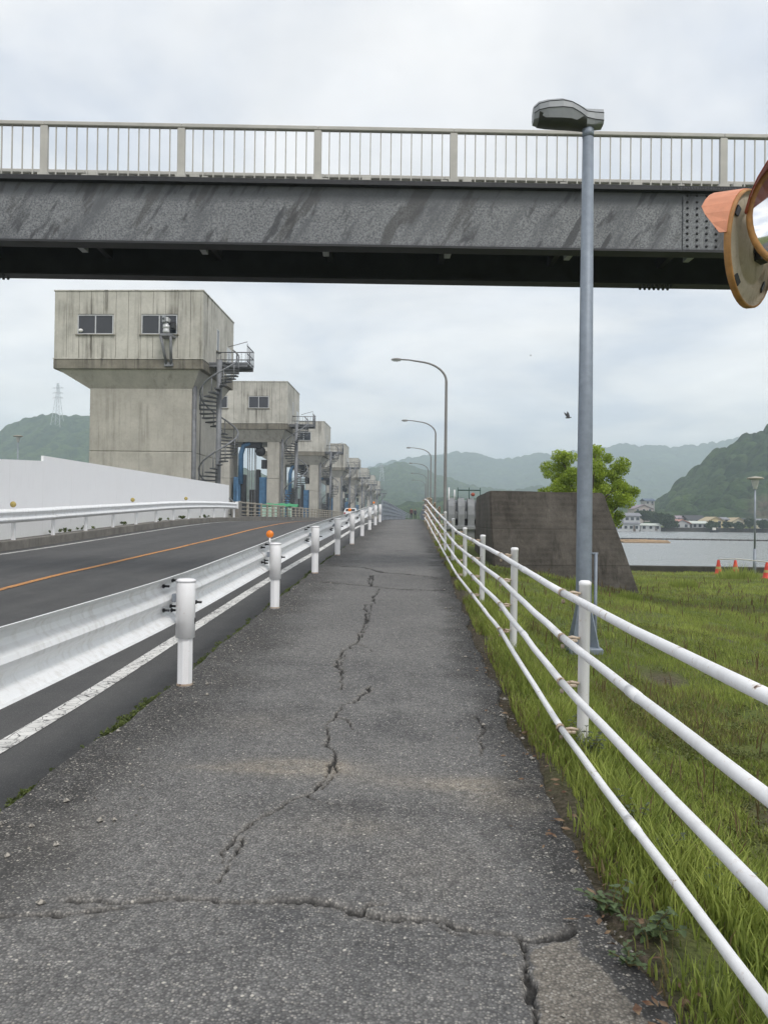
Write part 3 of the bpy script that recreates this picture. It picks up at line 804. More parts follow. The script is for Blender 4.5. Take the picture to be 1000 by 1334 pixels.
MB().bbox(-.25, .25, 49.0, 49.85, .6, 2.5, .04).build('end_pillar', M['conc_kerb'], pp)

# ================================================================ FENCE ON THE RIGHT
fn = thing('pipe_fence', 'white four rail pipe fence along the grassy edge of the footpath', 'fence', (0, 0, 0))
FP = []
for k in range(-2, 10):
    y = 4.96 + 3.0 * k; FP.append((1.19 - .025 * y, y))
FP += [(.52, 35.2), (.42, 38.5), (.36, 42.0)]
TOPZ = [0.93, 0.93, None]
def ftop(y): return float(np.interp(y, [-2, 2, 4.96, 7.96, 10.96, 13.96, 16.96, 20, 23, 26, 29.5, 33, 37, 42], [1.04, 1.06, 1.09, 1.19, 1.26, 1.33, 1.50, 1.68, 1.86, 2.05, 2.30, 2.42, 2.52, 2.58]))
RAILD = [.02, .305, .59, .885]
white_post = MB().lathe([(.037, -1.3), (.037, .0), (.0395, .002), (.0395, .022), (.028, .032), (0, .034)], n=14).mesh('fence_post', M['rail_white'])
rusty_post = MB().lathe([(.037, -1.3), (.037, .0), (.0395, .002), (.0395, .022), (.028, .032), (0, .034)], n=14).mesh('fence_post', M['rust_paint'])
clamp = MB(); clamp.tube([(-.125, -.028, 0), (-.08, -.032, .010), (-.035, -.028, 0)], .010, 6); clamp.bbox(-.135, -.05, -.05, -.02, -.022, -.004, .004)
clamp.lathe([(.0245, -.022), (.028, -.017), (.028, .017), (.0245, .022)], (-.14, 0, 0), 12, Vector((0, 1, 0)))
clamp.tube([(-.14, -.02, -.04), (-.14, -.02, -.065)], .012, 6)
clamp_w = clamp.mesh('clamp', M['rust_paint'])
for i, (x, y) in enumerate(FP):
    z = ftop(y); rusty = y > 22
    p = obj('fence_post', rusty_post if rusty else white_post, fn, (x, y, z)); p.rotation_euler = (random.uniform(-.012, .012), random.uniform(-.015, .01), 0)
    if rusty: p['label'] = 'rusty brown fence post'
    rk = float(np.interp(y, [3, 5, 8], [1, 1, .89]))
    for r in RAILD: obj('clamp', clamp_w, p, (0, 0, -.03 - r * rk))
    if i == len(FP) - 1: continue
    x2, y2 = FP[i + 1]; z2 = ftop(y2)
    for j, r in enumerate(RAILD):
        n = 7; pts = []
        for t in range(n):
            f = t / (n - 1); yy = y + (y2 - y) * f
            sag = -.008 * math.sin(math.pi * f) * random.uniform(.2, 1.6)
            pts.append((x - .14 + (x2 - x) * f + random.uniform(-.002, .002), yy, ftop(yy) * .5 + (z + (z2 - z) * f) * .5 - .03 - r * float(np.interp(yy, [3, 5, 8], [1, 1, .89])) + sag))
        rad = .0235 if j < 3 else .0205
        rl = MB().tube(pts, rad, 14).build('rail', M['rust_paint'] if y > 29 else M['rail_white'], fn)
        if y < 24 and (i + j) % 2 == 0:
            a_, b_ = Vector(pts[3]), Vector(pts[4]); d_ = (b_ - a_).normalized()
            MB().tube([a_ - d_ * .07, a_ + d_ * .07], rad + .0025, 14).build('sleeve_joint', M['rail_white'], rl)

# railings along the path on the bridge
def bridge_railing(x, y0, label, post_every=2.0, nslat=4):
    t = thing('bridge_railing', label, 'railing', (x, 0, 0))
    ps = MB().bbox(-.04, .04, -.05, .05, 0, 1.1, .01).mesh('railing_post', M['galv'])
    k = 0; y = y0
    while y < 120: obj('railing_post', ps, t, (0, y, pzf(y))); y += post_every
    a = y0
    while a < 250:
        b = a + (8 if a < 120 else 44)
        for zz, hh in ((1.06, .09), (.80, .11), (.54, .11), (.28, .11))[:nslat]:
            za, zb = pzf(a) + zz, pzf(b) + zz
            MB().hexa([(-.03, a, za), (.03, a, za), (.03, b - .01, zb), (-.03, b - .01, zb)], [(-.03, a, za + hh), (.03, a, za + hh), (.03, b - .01, zb + hh), (-.03, b - .01, zb + hh)]).build('rail', M['galv'], t)
        a = b
    return t
bridge_railing(-2.02, 42.6, 'grey slatted railing on the road side of the bridge footpath')
bridge_railing(.40, 42.6, 'grey slatted railing on the river side of the bridge footpath')

# edging blocks beside the fence
eb = MB().bbox(-.22, .22, -.09, .09, -.1, .05, .015).mesh('edging_block', M['conc_rail'])
for i, y in enumerate((19.6, 21.5, 23.6, 26, 28.6)):
    o = obj('edging_block', eb, None, (float(XR(y)) + .30, y, pzf(y) - .03)); o.rotation_euler = (.05 * (-1) ** i, 0, .1 * (i - 2))
    tag(o, ['nearest', 'second nearest', 'middle', 'second farthest', 'farthest'][i] + ' of the small pale concrete blocks at the foot of the fence', 'concrete block', 'small pale blocks by the fence')

# ================================================================ GATE TOWERS
TY0, TSP = 52.0, 34.0
HXr, HXl = -14.93, -25.34
HZ0, HZ1 = 12.3, 17.0
SZ0 = 11.62
ordn = ['first and nearest', 'second', 'third', 'fourth', 'fifth', 'sixth', 'seventh', 'eighth and farthest']
M['tread'] = plain('dark_tread_steel', (.075, .078, .082), .6, .2, .3, 2)
def window_obj(parent, x0, x1, z0, z1, y, side=False, split=True):
    """front window (faces -y) or side window (faces +x at x=y arg)"""
    w = .07
    def bx(mb, a0, a1, d0, d1, c0, c1):
        return mb.bbox(a0, a1, y + d0, y + d1, c0, c1, .012) if not side else mb.bbox(y - d1, y - d0, a0, a1, c0, c1, .012)
    f = MB()
    bx(f, x0, x1, -.05, .03, z1 - w, z1); bx(f, x0, x1, -.05, .03, z0, z0 + w)
    bx(f, x0, x0 + w, -.048, .03, z0 + w, z1 - w); bx(f, x1 - w, x1, -.048, .03, z0 + w, z1 - w)
    if split: m = (x0 + x1) / 2; bx(f, m - .04, m + .04, -.046, .03, z0 + w, z1 - w)
    fo = f.build('window', M['alu'], parent)
    halves = ((x0 + w, (x0 + x1) / 2 - .04), ((x0 + x1) / 2 + .04, x1 - w)) if split else ((x0 + w, x1 - w),)
    for k, (a, b) in enumerate(halves):
        p = MB(); bx(p, a, b, -.02 + .006 * k, .0 + .006 * k, z0 + w, z1 - w); p.build('pane', M['glass'], fo)
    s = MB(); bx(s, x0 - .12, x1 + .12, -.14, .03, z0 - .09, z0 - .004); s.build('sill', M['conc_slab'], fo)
    return fo
def loft(mb, b, t):
    return mb.hexa(b, t)
def rect(x0, x1, y0, y1, z): return [(x0, y0, z), (x1, y0, z), (x1, y1, z), (x0, y1, z)]
def stair(parent, cx, cy, z0, z1, fine=True, door_y=7.4):
    st = MB().tube([(cx, cy, -2.0), (cx, cy, z1 + .05)], .19, 12).build('staircase', M['stair'], parent)
    R = 1.32; n = 44; turns = 2.1; a1 = math.radians(60)       # angle of the top step
    tread = MB()
    q = math.radians(11)
    tread.add([(.2, -.04, 0), (R, -R * math.tan(q) * .9, 0), (R, R * math.tan(q) * .9, 0), (.2, .04, 0), (.2, -.04, -.09), (R, -R * math.tan(q) * .9, -.09), (R, R * math.tan(q) * .9, -.09), (.2, .04, -.09)],
              [(0, 1, 2, 3), (7, 6, 5, 4), (0, 4, 5, 1), (1, 5, 6, 2), (2, 6, 7, 3), (3, 7, 4, 0)])
    hand = []; big = MB(); balm = MB()
    tm = tread.mesh('step', M['tread'])
    for k in range(n):
        f = k / (n - 1); a = a1 - turns * 2 * math.pi * (1 - f); z = z0 + (z1 - z0) * f
        hand.append((cx + R * math.cos(a), cy + R * math.sin(a), z + 1.0))
        if fine:
            obj('step', tm, st, (cx, cy, z), (0, 0, a))
        else:
            ca, sa = math.cos(a), math.sin(a)
            big.add([(cx + x * ca - y * sa, cy + x * sa + y * ca, z + zz) for x, y, zz in tread.v], tread.f)
        if k % 2 == 0:
            balm.tube([(cx + R * math.cos(a), cy + R * math.sin(a), z - .04), (cx + R * math.cos(a), cy + R * math.sin(a), z + 1.0)], .034, 4)
    if not fine: tag(big.build('steps', M['tread'], st), kind='stuff')
    MB().tube(hand, .06, 6).build('handrail', M['stair'], st)
    for p in balm.f: pass
    tag(balm.build('balusters', M['stair'], st), kind='stuff')
    # landing to the door
    lx0, lx1, ly0, ly1 = HXr + .02, cx + 1.75, cy + .8, cy + 2.9
    ld = MB(); ld.box(lx0, lx1, ly0, ly1, z1 - .02, z1 + .08); ld.box(lx0, lx1, ly0 + .05, ly0 + .15, z1 - .22, z1 - .02); ld.box(lx0, lx1, ly1 - .15, ly1 - .05, z1 - .22, z1 - .02)
    ld.add([(lx1 - .1, ly0 + .3, z1 - .03), (lx1 - .1, ly0 + .4, z1 - .03), (lx0, ly0 + .4, z1 - 1.0), (lx0, ly0 + .3, z1 - 1.0)], [(0, 1, 2, 3)])
    ld.build('landing', M['stair'], st)
    rl = MB(); T = z1 + .08
    for zz in (1.15, .6, .1):
        rl.tube([(lx0, ly1, T + zz), (lx1, ly1, T + zz), (lx1, ly0, T + zz)], .04, 6)
    rl.tube([(lx1, ly0, T + 1.15), (lx1, ly0, T + 1.45), (cx + .4, ly0 - .1, T + 1.05)], .028, 6)
    kk = int((lx1 - lx0) / .28)
    for i in range(kk + 1): rl.tube([(lx0 + (lx1 - lx0) * i / kk, ly1, T), (lx0 + (lx1 - lx0) * i / kk, ly1, T + 1.15)], .018, 4)
    for i in range(8): rl.tube([(lx1, ly0 + (ly1 - ly0) * i / 7, T), (lx1, ly0 + (ly1 - ly0) * i / 7, T + 1.15)], .018, 4)
    rl.build('landing_rail', M['stair'], st)
    return st

def tower(i):
    t = thing('gate_tower', {0: 'nearest and largest concrete gate tower with solid pier and camera by its window'}.get(i, ordn[i] + ' of the row of concrete gate towers counted from the camera'),
              'tower', (0, TY0 + TSP * i, -.17 * i), 0, 'row of concrete gate towers')
    D = 8.7; fine = i < 3
    # house core (slightly behind the panels)
    c = MB().box(HXl + .06, HXr - .06, .06, D, HZ0, HZ1 - .02); c.build('house', M['conc_slab'], t)
    W = [(101.5, 148.0), (184.6, 231.0)]
    wz0, wz1 = at(165, 435.5, TY0).z, at(165, 410, TY0).z
    wins = [(at(a, 422, TY0).x, at(b, 422, TY0).x) for a, b in W]
    if i > 0:   # the smaller far towers carry their windows a little further right
        wins = [(HXl + 1.3, HXl + 3.6), (HXl + 6.0, HXl + 8.3)]
    # cladding panels
    npan = 12; pw = (HXr - HXl) / npan
    for k in range(npan):
        a, b = HXl + pw * k + .012, HXl + pw * (k + 1) - .012
        segs = [(HZ0 + .02, HZ1)]
        for (wa, wb) in wins:
            if a < wb - .05 and b > wa + .05: segs = [(HZ0 + .02, wz0 - .05), (wz1 + .05, HZ1)]
        for (za, zb) in segs: MB().bbox(a, b, .0, .07, za, zb, .012).build('panel', M['conc_house'], t)
        if len(segs) == 2:  # slivers beside the window
            for (wa, wb) in wins:
                if a < wa - .03 < b: MB().bbox(a, wa - .01, .002, .07, wz0 - .046, wz1 + .046, .006).build('panel', M['conc_house'], t)
                if a < wb + .03 < b: MB().bbox(wb + .01, b, .002, .07, wz0 - .046, wz1 + .046, .006).build('panel', M['conc_house'], t)
    for k in range(9):
        a, b = .09 + D / 9 * k, .09 + D / 9 * (k + 1) - .024
        MB().bbox(HXr - .07, HXr, a, min(b, D), HZ0 + .02, HZ1, .012).build('panel', M['conc_house'], t)
    for (wa, wb) in wins: window_obj(t, wa, wb, wz0, wz1, .03)
    window_obj(t, 3.6, 4.2, 13.7, 15.3, HXr + .0, True, False)
    dr = MB().bbox(HXr - .02, HXr + .04, 6.6, 7.9, HZ0 + .1, HZ0 + 2.35, .02).build('door', M['alu'], t)
    MB().bbox(HXr + .04, HXr + .08, 6.7, 6.78, HZ0 + 1.1, HZ0 + 1.25, .008).build('handle', M['dark_metal'], dr)
    MB().bbox(HXl - .05, HXr + .05, -.05, D + .05, HZ1 + .003, HZ1 + .10, .02).build('roof_edge', M['conc_house'], t)
    # slab band and tapering underside
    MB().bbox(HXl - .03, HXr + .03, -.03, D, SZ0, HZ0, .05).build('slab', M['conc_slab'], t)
    MB().bbox(HXl - .06, HXr + .06, -.06, D, HZ0 - .002, HZ0 + .06, .02).build('ledge', M['conc_house'], t)
    pl, prr = -22.35, -15.6
    if i == 0:
        px0, px1 = -23.1, -15.84
        loft(MB(), rect(px0 + .02, px1 - .02, .9, D - .9, 10.35), rect(HXl + .2, HXr - .25, .15, D - .1, SZ0)).build('haunch', M['conc_pier'], t)
        MB().bbox(px0, px1, .75, D - .8, -3, 6.0, .05).build('pier', M['conc_pier'], t)
        MB().bbox(px0 + .012, px1 - .012, .765, D - .815, 6.02, 10.4, .04).build('pier', M['conc_pier'], t)
        MB().tube([(px1 + .12, .95, -2), (px1 + .12, .95, 10.6)], .16, 10).build('drain_pipe', M['stair'], t)
        jg = MB(); jg.box(px1 - .0, px1 + .02, 2.8, 2.9, -2, 10.2); jg.build('joint', M['dark_metal'], t)
    else:
        loft(MB(), rect(-23.0, -15.8, 1.0, D - 1.0, 10.3), rect(HXl + .2, HXr - .25, .15, D - .1, SZ0)).build('haunch', M['conc_pier'], t)
        for (a, b) in ((-22.95, -21.6), (-17.33, -15.9)):
            MB().bbox(a, b, .9, 4.9, -3, 6.1, .04).build('pier', M['conc_pier'], t)
            MB().bbox(a + .01, b - .01, .91, 4.89, 6.12, 10.29, .04).build('pier', M['conc_pier'], t)
        MB().tube([(-15.6, 1.0, -2), (-15.6, 1.0, 10.6)], .14, 8).build('drain_pipe', M['stair'], t)
        if i < 6:
            # lifting gear in the gap
            ga = MB().bbox(-21.3, -20.5, 1.4, 3.2, -3, 6.3, .04); ga.tube([(-20.75, 1.2, -2), (-20.75, 1.2, 5.2)], .16, 8); ga.build('gate_guide', M['blue'], t)
            MB().bbox(-18.3, -17.3, 1.4, 3.2, -3, 6.3, .04).build('gate_guide', M['blue'], t)
            MB().bbox(-20.45, -20.0, 1.6, 2.6, -3, 6.6, .03).build('guide_slot', M['dark_metal'], t)
            MB().bbox(-18.7, -18.35, 1.6, 2.6, -3, 7.2, .03).build('guide_slot', M['dark_metal'], t)
            MB().tube([(-20.5, 1.6, 5.5), (-20.5, 1.6, 8.9), (-20.2, 1.6, 9.9), (-19.4, 1.6, 10.2)], .30, 8).build('pipe_bend', M['blue'], t)
            mm = MB(); mm.lathe([(.0, -.3), (.55, -.3), (.6, 0), (.55, .3), (0, .3)], (-18.3, 1.9, 9.3), 14, Vector((0, 1, 0))); mm.box(-20.2, -18.2, 1.4, 2.4, 9.7, 10.28); mm.box(-18.1, -17.5, 1.5, 2.3, 7.3, 8.3)
            mm.build('hoist', M['dark_metal'], t)
            for k, xx in enumerate((-19.75, -19.55, -19.25, -18.95, -18.8)):
                MB().tube([(xx, 1.9, -3), (xx, 1.9, 9.7)], .05, 6).build('rod', M['stair'], t)
            MB().bbox(-20.3, -18.0, 5.2, 5.4, -3, 5.0, .03).build('gate_leaf', M['conc_slab'], t)
    stair(t, -13.93, .75 if i == 0 else .55, 1.2, HZ0 + .05, i < 3)
    return t
for i in range(8): tower(i)

# camera unit on a bracket outside the nearest tower's right-hand window
cm = thing('surveillance_camera', 'grey surveillance camera on a bracket at the nearest tower window', 'camera', (0, TY0, 0))
cx_ = at(217, 430, TY0 - .7).x; cy_ = -.75
cz_ = lambda py: at(217, py, TY0 - .75).z
MB().lathe([(0, cz_(434)), (.20, cz_(434)), (.22, cz_(432.5)), (.22, cz_(430)), (.20, cz_(429)), (.20, cz_(428)), (.23, cz_(427.6)), (.23, cz_(423.5)), (.15, cz_(423)), (.15, cz_(421))], (cx_, cy_, 0), 16).build('pan_tilt_base', M['alu'], cm)
b_ = MB().bbox(cx_ - .22, cx_ + .02, cy_ - .3, cy_ + .4, cz_(421), cz_(412.5), .03).build('camera_housing', M['grey_metal'], cm)
MB().lathe([(.0, 0), (.08, 0), (.09, -.05)], (cx_ - .10, cy_ - .31, cz_(416.5)), 12, Vector((0, -1, 0))).build('lens', M['glass'], b_)
MB().bbox(cx_ + .03, cx_ + .20, cy_ - .25, cy_ + .3, cz_(420), cz_(414), .03).build('searchlight', M['alu'], cm)
MB().bbox(cx_ + .22, cx_ + .5, cy_ + .1, cy_ + .6, cz_(427), cz_(418), .04).build('junction_box', M['dark_metal'], cm)
MB().bbox(cx_ - .40, cx_ + .45, cy_ - .2, -.03, cz_(438.5), cz_(435), .03).build('platform', M['stair'], cm)
for s in (-1, 1):
    MB().tube([(cx_ + s * .34, cy_ - .1, cz_(438)), (cx_ + s * .16, -.12, cz_(472))], .10, 8).build('support_arm', M['stair'], cm)
MB().bbox(cx_ - .3, cx_ + .3, -.2, -.04, cz_(475), cz_(470), .02).build('wall_plate', M['stair'], cm)
ug = plain('white_helmet_plastic', (.75, .75, .73), .5)
hl = thing('white_ball', 'small white ball shaped object at the left window of the nearest tower', 'float', (0, TY0, 0))
MB().lathe([(.0, -.12), (.10, -.08), (.16, 0), (.13, .09), (.0, .15)], (at(106, 432, TY0).x, -.06, at(106, 431, TY0).z), 12).build('shell', ug, hl)

# ================================================================ CURVED ARM STREET LAMPS
def curved_lamp():
    r = thing('street_lamp', 'x', 'street lamp', (0, 0, 0), 0, 'curved arm street lamps along the bridge')
    Hh = 9.2; pts = [(0, 0, -1.4), (0, 0, 0), (0, 0, Hh - .6)]
    for k in range(1, 13):
        a = math.radians(80 * k / 12); pts.append((-1.9 * (1 - math.cos(a)) , 0, Hh - .6 + 1.25 * math.sin(a)))
    pts.append((-2.35, 0, pts[-1][2] + .12)); pts.append((-2.75, 0, pts[-1][2] + .02))
    rad = [.12, .11, .085] + [.075 - .002 * k for k in range(12)] + [.045, .045]
    MB().tube(pts, rad, 10).build('pole', M['lamp_brown'], r)
    hx, hz = pts[-1][0], pts[-1][2]
    hd = MB(); prof_ = [(0, .02), (.06, .045), (.2, .10), (.42, .14), (.62, .12), (.75, .06), (.80, .0)]
    vs = []; n = 12
    for (d, rr_) in prof_:
        for k in range(n):
            a = 2 * math.pi * k / n
            vs.append((hx + .1 - d, rr_ * math.cos(a) * 1.0, hz + rr_ * math.sin(a) * (.75 if math.sin(a) > 0 else .55)))
    hd.add(vs, [(i * n + k, i * n + (k + 1) % n, (i + 1) * n + (k + 1) % n, (i + 1) * n + k) for i in range(len(prof_) - 1) for k in range(n)], True)
    hd.build('lamp_head', M['lamp_brown'], r)
    gl = MB(); vs = []
    for (d, rr_) in prof_[2:6]:
        for k in range(7):
            a = math.pi + math.pi * k / 6
            vs.append((hx + .1 - d, rr_ * .92 * math.cos(a), hz - .01 + rr_ * .85 * math.sin(a)))
    gl.add(vs, [(i * 7 + k, i * 7 + k + 1, (i + 1) * 7 + k + 1, (i + 1) * 7 + k) for i in range(3) for k in range(6)], True)
    gl.build('lens', M['lens'], r)
    MB().bbox(-.2, .2, -.2, .2, -1.45, -1.0, .02).build('base_plate', M['lamp_brown'], r)
    return r
M['lamp_brown'] = plain('brown_grey_lamp_paint', (.20, .195, .185), .5, .2, .12, 3)
M['lens'] = plain('frosted_lamp_lens', (.50, .52, .50), .25, 0, .08, 5)
l0 = curved_lamp()
for i in range(6):
    o = l0 if i == 0 else copy_tree(l0)
    o.location = (1.62, 47.6 + 29.4 * i, 1.44)
    tag(o, ['tallest and nearest', 'second', 'third', 'fourth', 'fifth', 'smallest and farthest'][i] + ' curved arm street lamp in the row along the bridge')
brk_m = MB().bbox(-1.1, .25, -.25, .25, -.35, -.02, .02).mesh('support_bracket', M['conc_pier'])
for o in [x for x in list(bpy.data.objects) if x.name.startswith('street_lamp')]:
    obj('support_bracket', brk_m, o, (0, 0, -1.46))

# ================================================================ NEAR LAMP
nl = thing('street_lamp', 'tall grey steel lamp post with a boxy head beside the white fence', 'street lamp', (0, 0, 0))
LY = 9.4; b0 = at(759, 850, LY); gzl = float(gz(b0.x, LY)); lxx = b0.x
tz = at(769, 176, LY).z
MB().tube([(lxx, LY, gzl - .4), (lxx, LY, gzl + .6), (lxx, LY, 2.4), (lxx + .0, LY, tz)], [.095, .095, .089, .066], 24).build('pole', M['galv_lamp'], nl)
MB().bbox(lxx - .20, lxx + .20, LY - .20, LY + .20, gzl - .1, gzl + .06, .015).build('base_plate', M['galv_lamp'], nl)
for k in range(4):
    a = math.radians(45 + 90 * k); dx_, dy_ = math.cos(a), math.sin(a); nx_, ny_ = -dy_ * .012, dx_ * .012
    MB().hexa([(lxx + dx_ * .08 - nx_, LY + dy_ * .08 - ny_, gzl + .06), (lxx + dx_ * .22 - nx_, LY + dy_ * .22 - ny_, gzl + .06), (lxx + dx_ * .22 + nx_, LY + dy_ * .22 + ny_, gzl + .06), (lxx + dx_ * .08 + nx_, LY + dy_ * .08 + ny_, gzl + .06)],
              [(lxx + dx_ * .08 - nx_, LY + dy_ * .08 - ny_, gzl + .55), (lxx + dx_ * .10 - nx_, LY + dy_ * .10 - ny_, gzl + .55), (lxx + dx_ * .10 + nx_, LY + dy_ * .10 + ny_, gzl + .55), (lxx + dx_ * .08 + nx_, LY + dy_ * .08 + ny_, gzl + .55)]).build('gusset', M['galv_lamp'], nl)
ct = at(772, 720, LY).z
cd_ = MB().tube([(lxx + .135, LY - .03, gzl - .3), (lxx + .135, LY - .03, ct)], .020, 10)
cd_.tube([(lxx + .07, LY - .03, ct - .01), (lxx + .16, LY - .03, ct - .01)], .014, 8); cd_.build('conduit', M['galv_lamp'], nl)
# head: profile in the picture plane (x to the left), swept with a width that bulges
hp = [(694, 141.5, 153, 166), (700, 137, 151, 168), (712, 135, 149.5, 171), (730, 134, 149, 173), (742, 137, 150, 173.5), (752, 141, 154, 173.5), (762, 145, 159, 173.5), (772, 145, 160.5, 172), (784, 145.5, 162, 168)]
vt = []; mats = []
def hpt(px, py): p = at(px, py, LY); return p.x, p.z
wid = [.10, .145, .17, .18, .175, .15, .115, .10, .10]
ring = []
for (px, a, b, c), wd in zip(hp, wid):
    x, za = hpt(px, a); _, zb = hpt(px, b); _, zc = hpt(px, c)
    zr_ = za - (za - zb) * .40
    ring.append([(x, -wd, zb), (x, -wd * .96, zr_), (x, -wd * .62, za - .004), (x, 0, za + .012), (x, wd * .62, za - .004), (x, wd * .96, zr_), (x, wd, zb), (x, wd * .8, zb - (zb - zc) * .5), (x, wd * .5, zb - (zb - zc) * .62), (x, -wd * .5, zb - (zb - zc) * .62), (x, -wd * .8, zb - (zb - zc) * .5)])
def sect(idx, close, name, mat, smooth=True):
    vs = [ (r[k][0], r[k][1] + LY, r[k][2]) for r in ring for k in idx]; n = len(idx); m = len(ring)
    fs = [(i * n + k, i * n + (k + 1) % n, (i + 1) * n + (k + 1) % n, (i + 1) * n + k) for i in range(m - 1) for k in range(n if close else n - 1)]
    if close: fs += [tuple(range(n - 1, -1, -1)), tuple(range((m - 1) * n, m * n))]
    return MB().add(vs, fs, False).build(name, mat, nl)
hd = sect(list(range(11)), True, 'lamp_head', M['grey_metal'])
mdl = plain('lamp_underside', (.040, .043, .038), .35, 0, .2, 6)
vs = []
for r in ring[1:7]:
    for k in (6, 7, 8, 9, 10, 0):
        x, y, z = r[k]; vs.append((x, y * .97 + LY, z - .012))
MB().add(vs, [(i * 6 + k, i * 6 + k + 1, (i + 1) * 6 + k + 1, (i + 1) * 6 + k) for i in range(5) for k in range(5)], True).build('lens_bowl', mdl, nl)
for s_ in (-1, 1):
    for k_, f_ in ((1, 1.006), (0, 1.004)):
        MB().tube([(r[k_][0], LY + s_ * abs(r[k_][1]) * f_, r[k_][2]) for r in ring], .005, 5).build('seam', M['dark_metal'], hd)
MB().tube([(lxx, LY, tz - .03), (lxx, LY, tz + .07)], .070, 20).build('collar', M['galv_lamp'], nl)

# ================================================================ PARK LAMPS
def park_lamp(loc, h, label):
    t = thing('park_lamp', label, 'lamp', loc, 0, 'park lamps with disc shades')
    MB().tube([(0, 0, -.2), (0, 0, h * .27)], .075, 12).build('base', M['galv'], t)
    MB().tube([(0, 0, h * .27), (0, 0, h - .55)], .045, 10).build('pole', M['galv'], t)
    MB().lathe([(.05, h - .62), (.10, h - .58), (.10, h - .50), (.13, h - .46), (.20, h - .12), (.16, h - .08)], n=18).build('lantern', M['lens'], t)
    MB().lathe([(.0, h - .10), (.38, h - .12), (.40, h - .08), (.28, h - .02), (0, h + .02)], n=24).build('shade', M['conc_rail'], t)
    return t
c_ = at(982, 752, 38.3); park_lamp((c_.x, 38.3, -1.05), at(982, 621, 38.3).z + 1.05, 'slim park lamp with a disc shade by the river wall near the cones')
c_ = at(24, 568, 64.0); park_lamp((c_.x, 64.0, -.2), at(24, 567, 64).z + .2, 'park lamp with a disc shade showing above the white wall')

# ================================================================ TRAFFIC MIRRORS
tm_ = thing('traffic_mirror', 'pair of round orange rimmed traffic mirrors on one pole at the right edge', 'traffic mirror', (0, 0, 0))
MY = 5.2
M['mir_back'] = mat_concrete('dirty_mirror_back', (.40, .34, .25), (.52, .46, .36), .6, .7, dark=(.16, .12, .07), sc=6)
M['mir_rim'] = plain('faded_orange_rim', (.40, .20, .06), .6, 0, .35, 9)
M['hood_pale'] = plain('faded_salmon_hood', (.62, .26, .15), .6, 0, .12, 12)
M['hood_red'] = plain('dull_red_hood', (.34, .07, .04), .55, 0, .25, 9)
mg = NT('mirror_face'); M['mirror'] = mg.done((.86, .88, .90), .06, 1.0)
def mirror(c, nrm, hood_mat, nm, hd=.155):
    """nrm: the way the mirror faces; hood over its upper rim"""
    c = Vector(c); nrm = Vector(nrm).normalized()
    up = (Vector((0, 0, 1)) - nrm * nrm.z).normalized(); sd_ = up.cross(nrm).normalized()
    Mx = Matrix((sd_, up, nrm)).transposed()
    R = .373; n = 40
    def rev(prof_):
        vs = []
        for r, z in prof_:
            for k in range(n):
                a = 2 * math.pi * k / n; vs.append(c + Mx @ Vector((r * math.cos(a), r * math.sin(a), z)))
        return vs, [(i * n + k, i * n + (k + 1) % n, (i + 1) * n + (k + 1) % n, (i + 1) * n + k) for i in range(len(prof_) - 1) for k in range(n)]
    b = MB(); b.add(*rev([(.0, -.05), (.20, -.052), (.215, -.035), (.245, -.030), (.255, -.045), (.33, -.02), (.352, -.018), (.360, -.032), (.367, -.040)]), True)
    bo = b.build('mirror_back', M['mir_back'], tm_)
    for a in (.6, 2.2, 3.8, 5.4):
        v = [Vector((.30 * math.cos(a + q) + 0, .30 * math.sin(a + q), -.042)) for q in (-.12, .12)] + [Vector((.335 * math.cos(a + q), .335 * math.sin(a + q), -.033)) for q in (.12, -.12)]
        sl = MB().add([c + Mx @ p for p in v] + [c + Mx @ (p + Vector((0, 0, .01))) for p in v], [(0, 1, 2, 3), (7, 6, 5, 4), (0, 4, 5, 1), (1, 5, 6, 2), (2, 6, 7, 3), (3, 7, 4, 0)])
        sl.build('slot', M['dark_metal'], bo)
    r = MB(); r.add(*rev([(.366, -.043), (R, -.045), (R + .008, -.038), (R + .008, -.004), (R - .01, .004), (R - .024, -.002), (R - .026, -.006)]), True); r.build('rim', M['mir_rim'], tm_)
    f = MB(); f.add(*rev([(R - .025, -.004), (.28, .016), (.2, .032), (.1, .040), (.001, .043)]), True); f.build('mirror_face', M['mirror'], tm_)
    h = MB(); vs = []; m = 17; a0, a1 = math.radians(2), math.radians(178)
    for k in range(m):
        f_ = k / (m - 1); a = a0 + (a1 - a0) * f_
        dpt = -.03 + hd * min(1, min(f_, 1 - f_) / .17)
        for (rr_, zz) in ((R + .014, -.02), (R + .03, .05 + dpt), (R + .022, .05 + dpt), (R + .006, -.02)):
            vs.append(c + Mx @ Vector((rr_ * math.cos(a), rr_ * math.sin(a), zz)))
    fs = [(i * 4 + k, i * 4 + (k + 1) % 4, (i + 1) * 4 + (k + 1) % 4, (i + 1) * 4 + k) for i in range(m - 1) for k in range(4)] + [(0, 1, 2, 3), ((m - 1) * 4 + 3, (m - 1) * 4 + 2, (m - 1) * 4 + 1, (m - 1) * 4)]
    h.add(vs, fs, False).build('hood', hood_mat, tm_)
    return c, Mx
c1 = at(971, 326, MY)
view = Vector(ray(970, 325)).normalized()
right = Vector((1, 0, 0)); right = (right - view * right.dot(view)).normalized(); upv = right.cross(view)
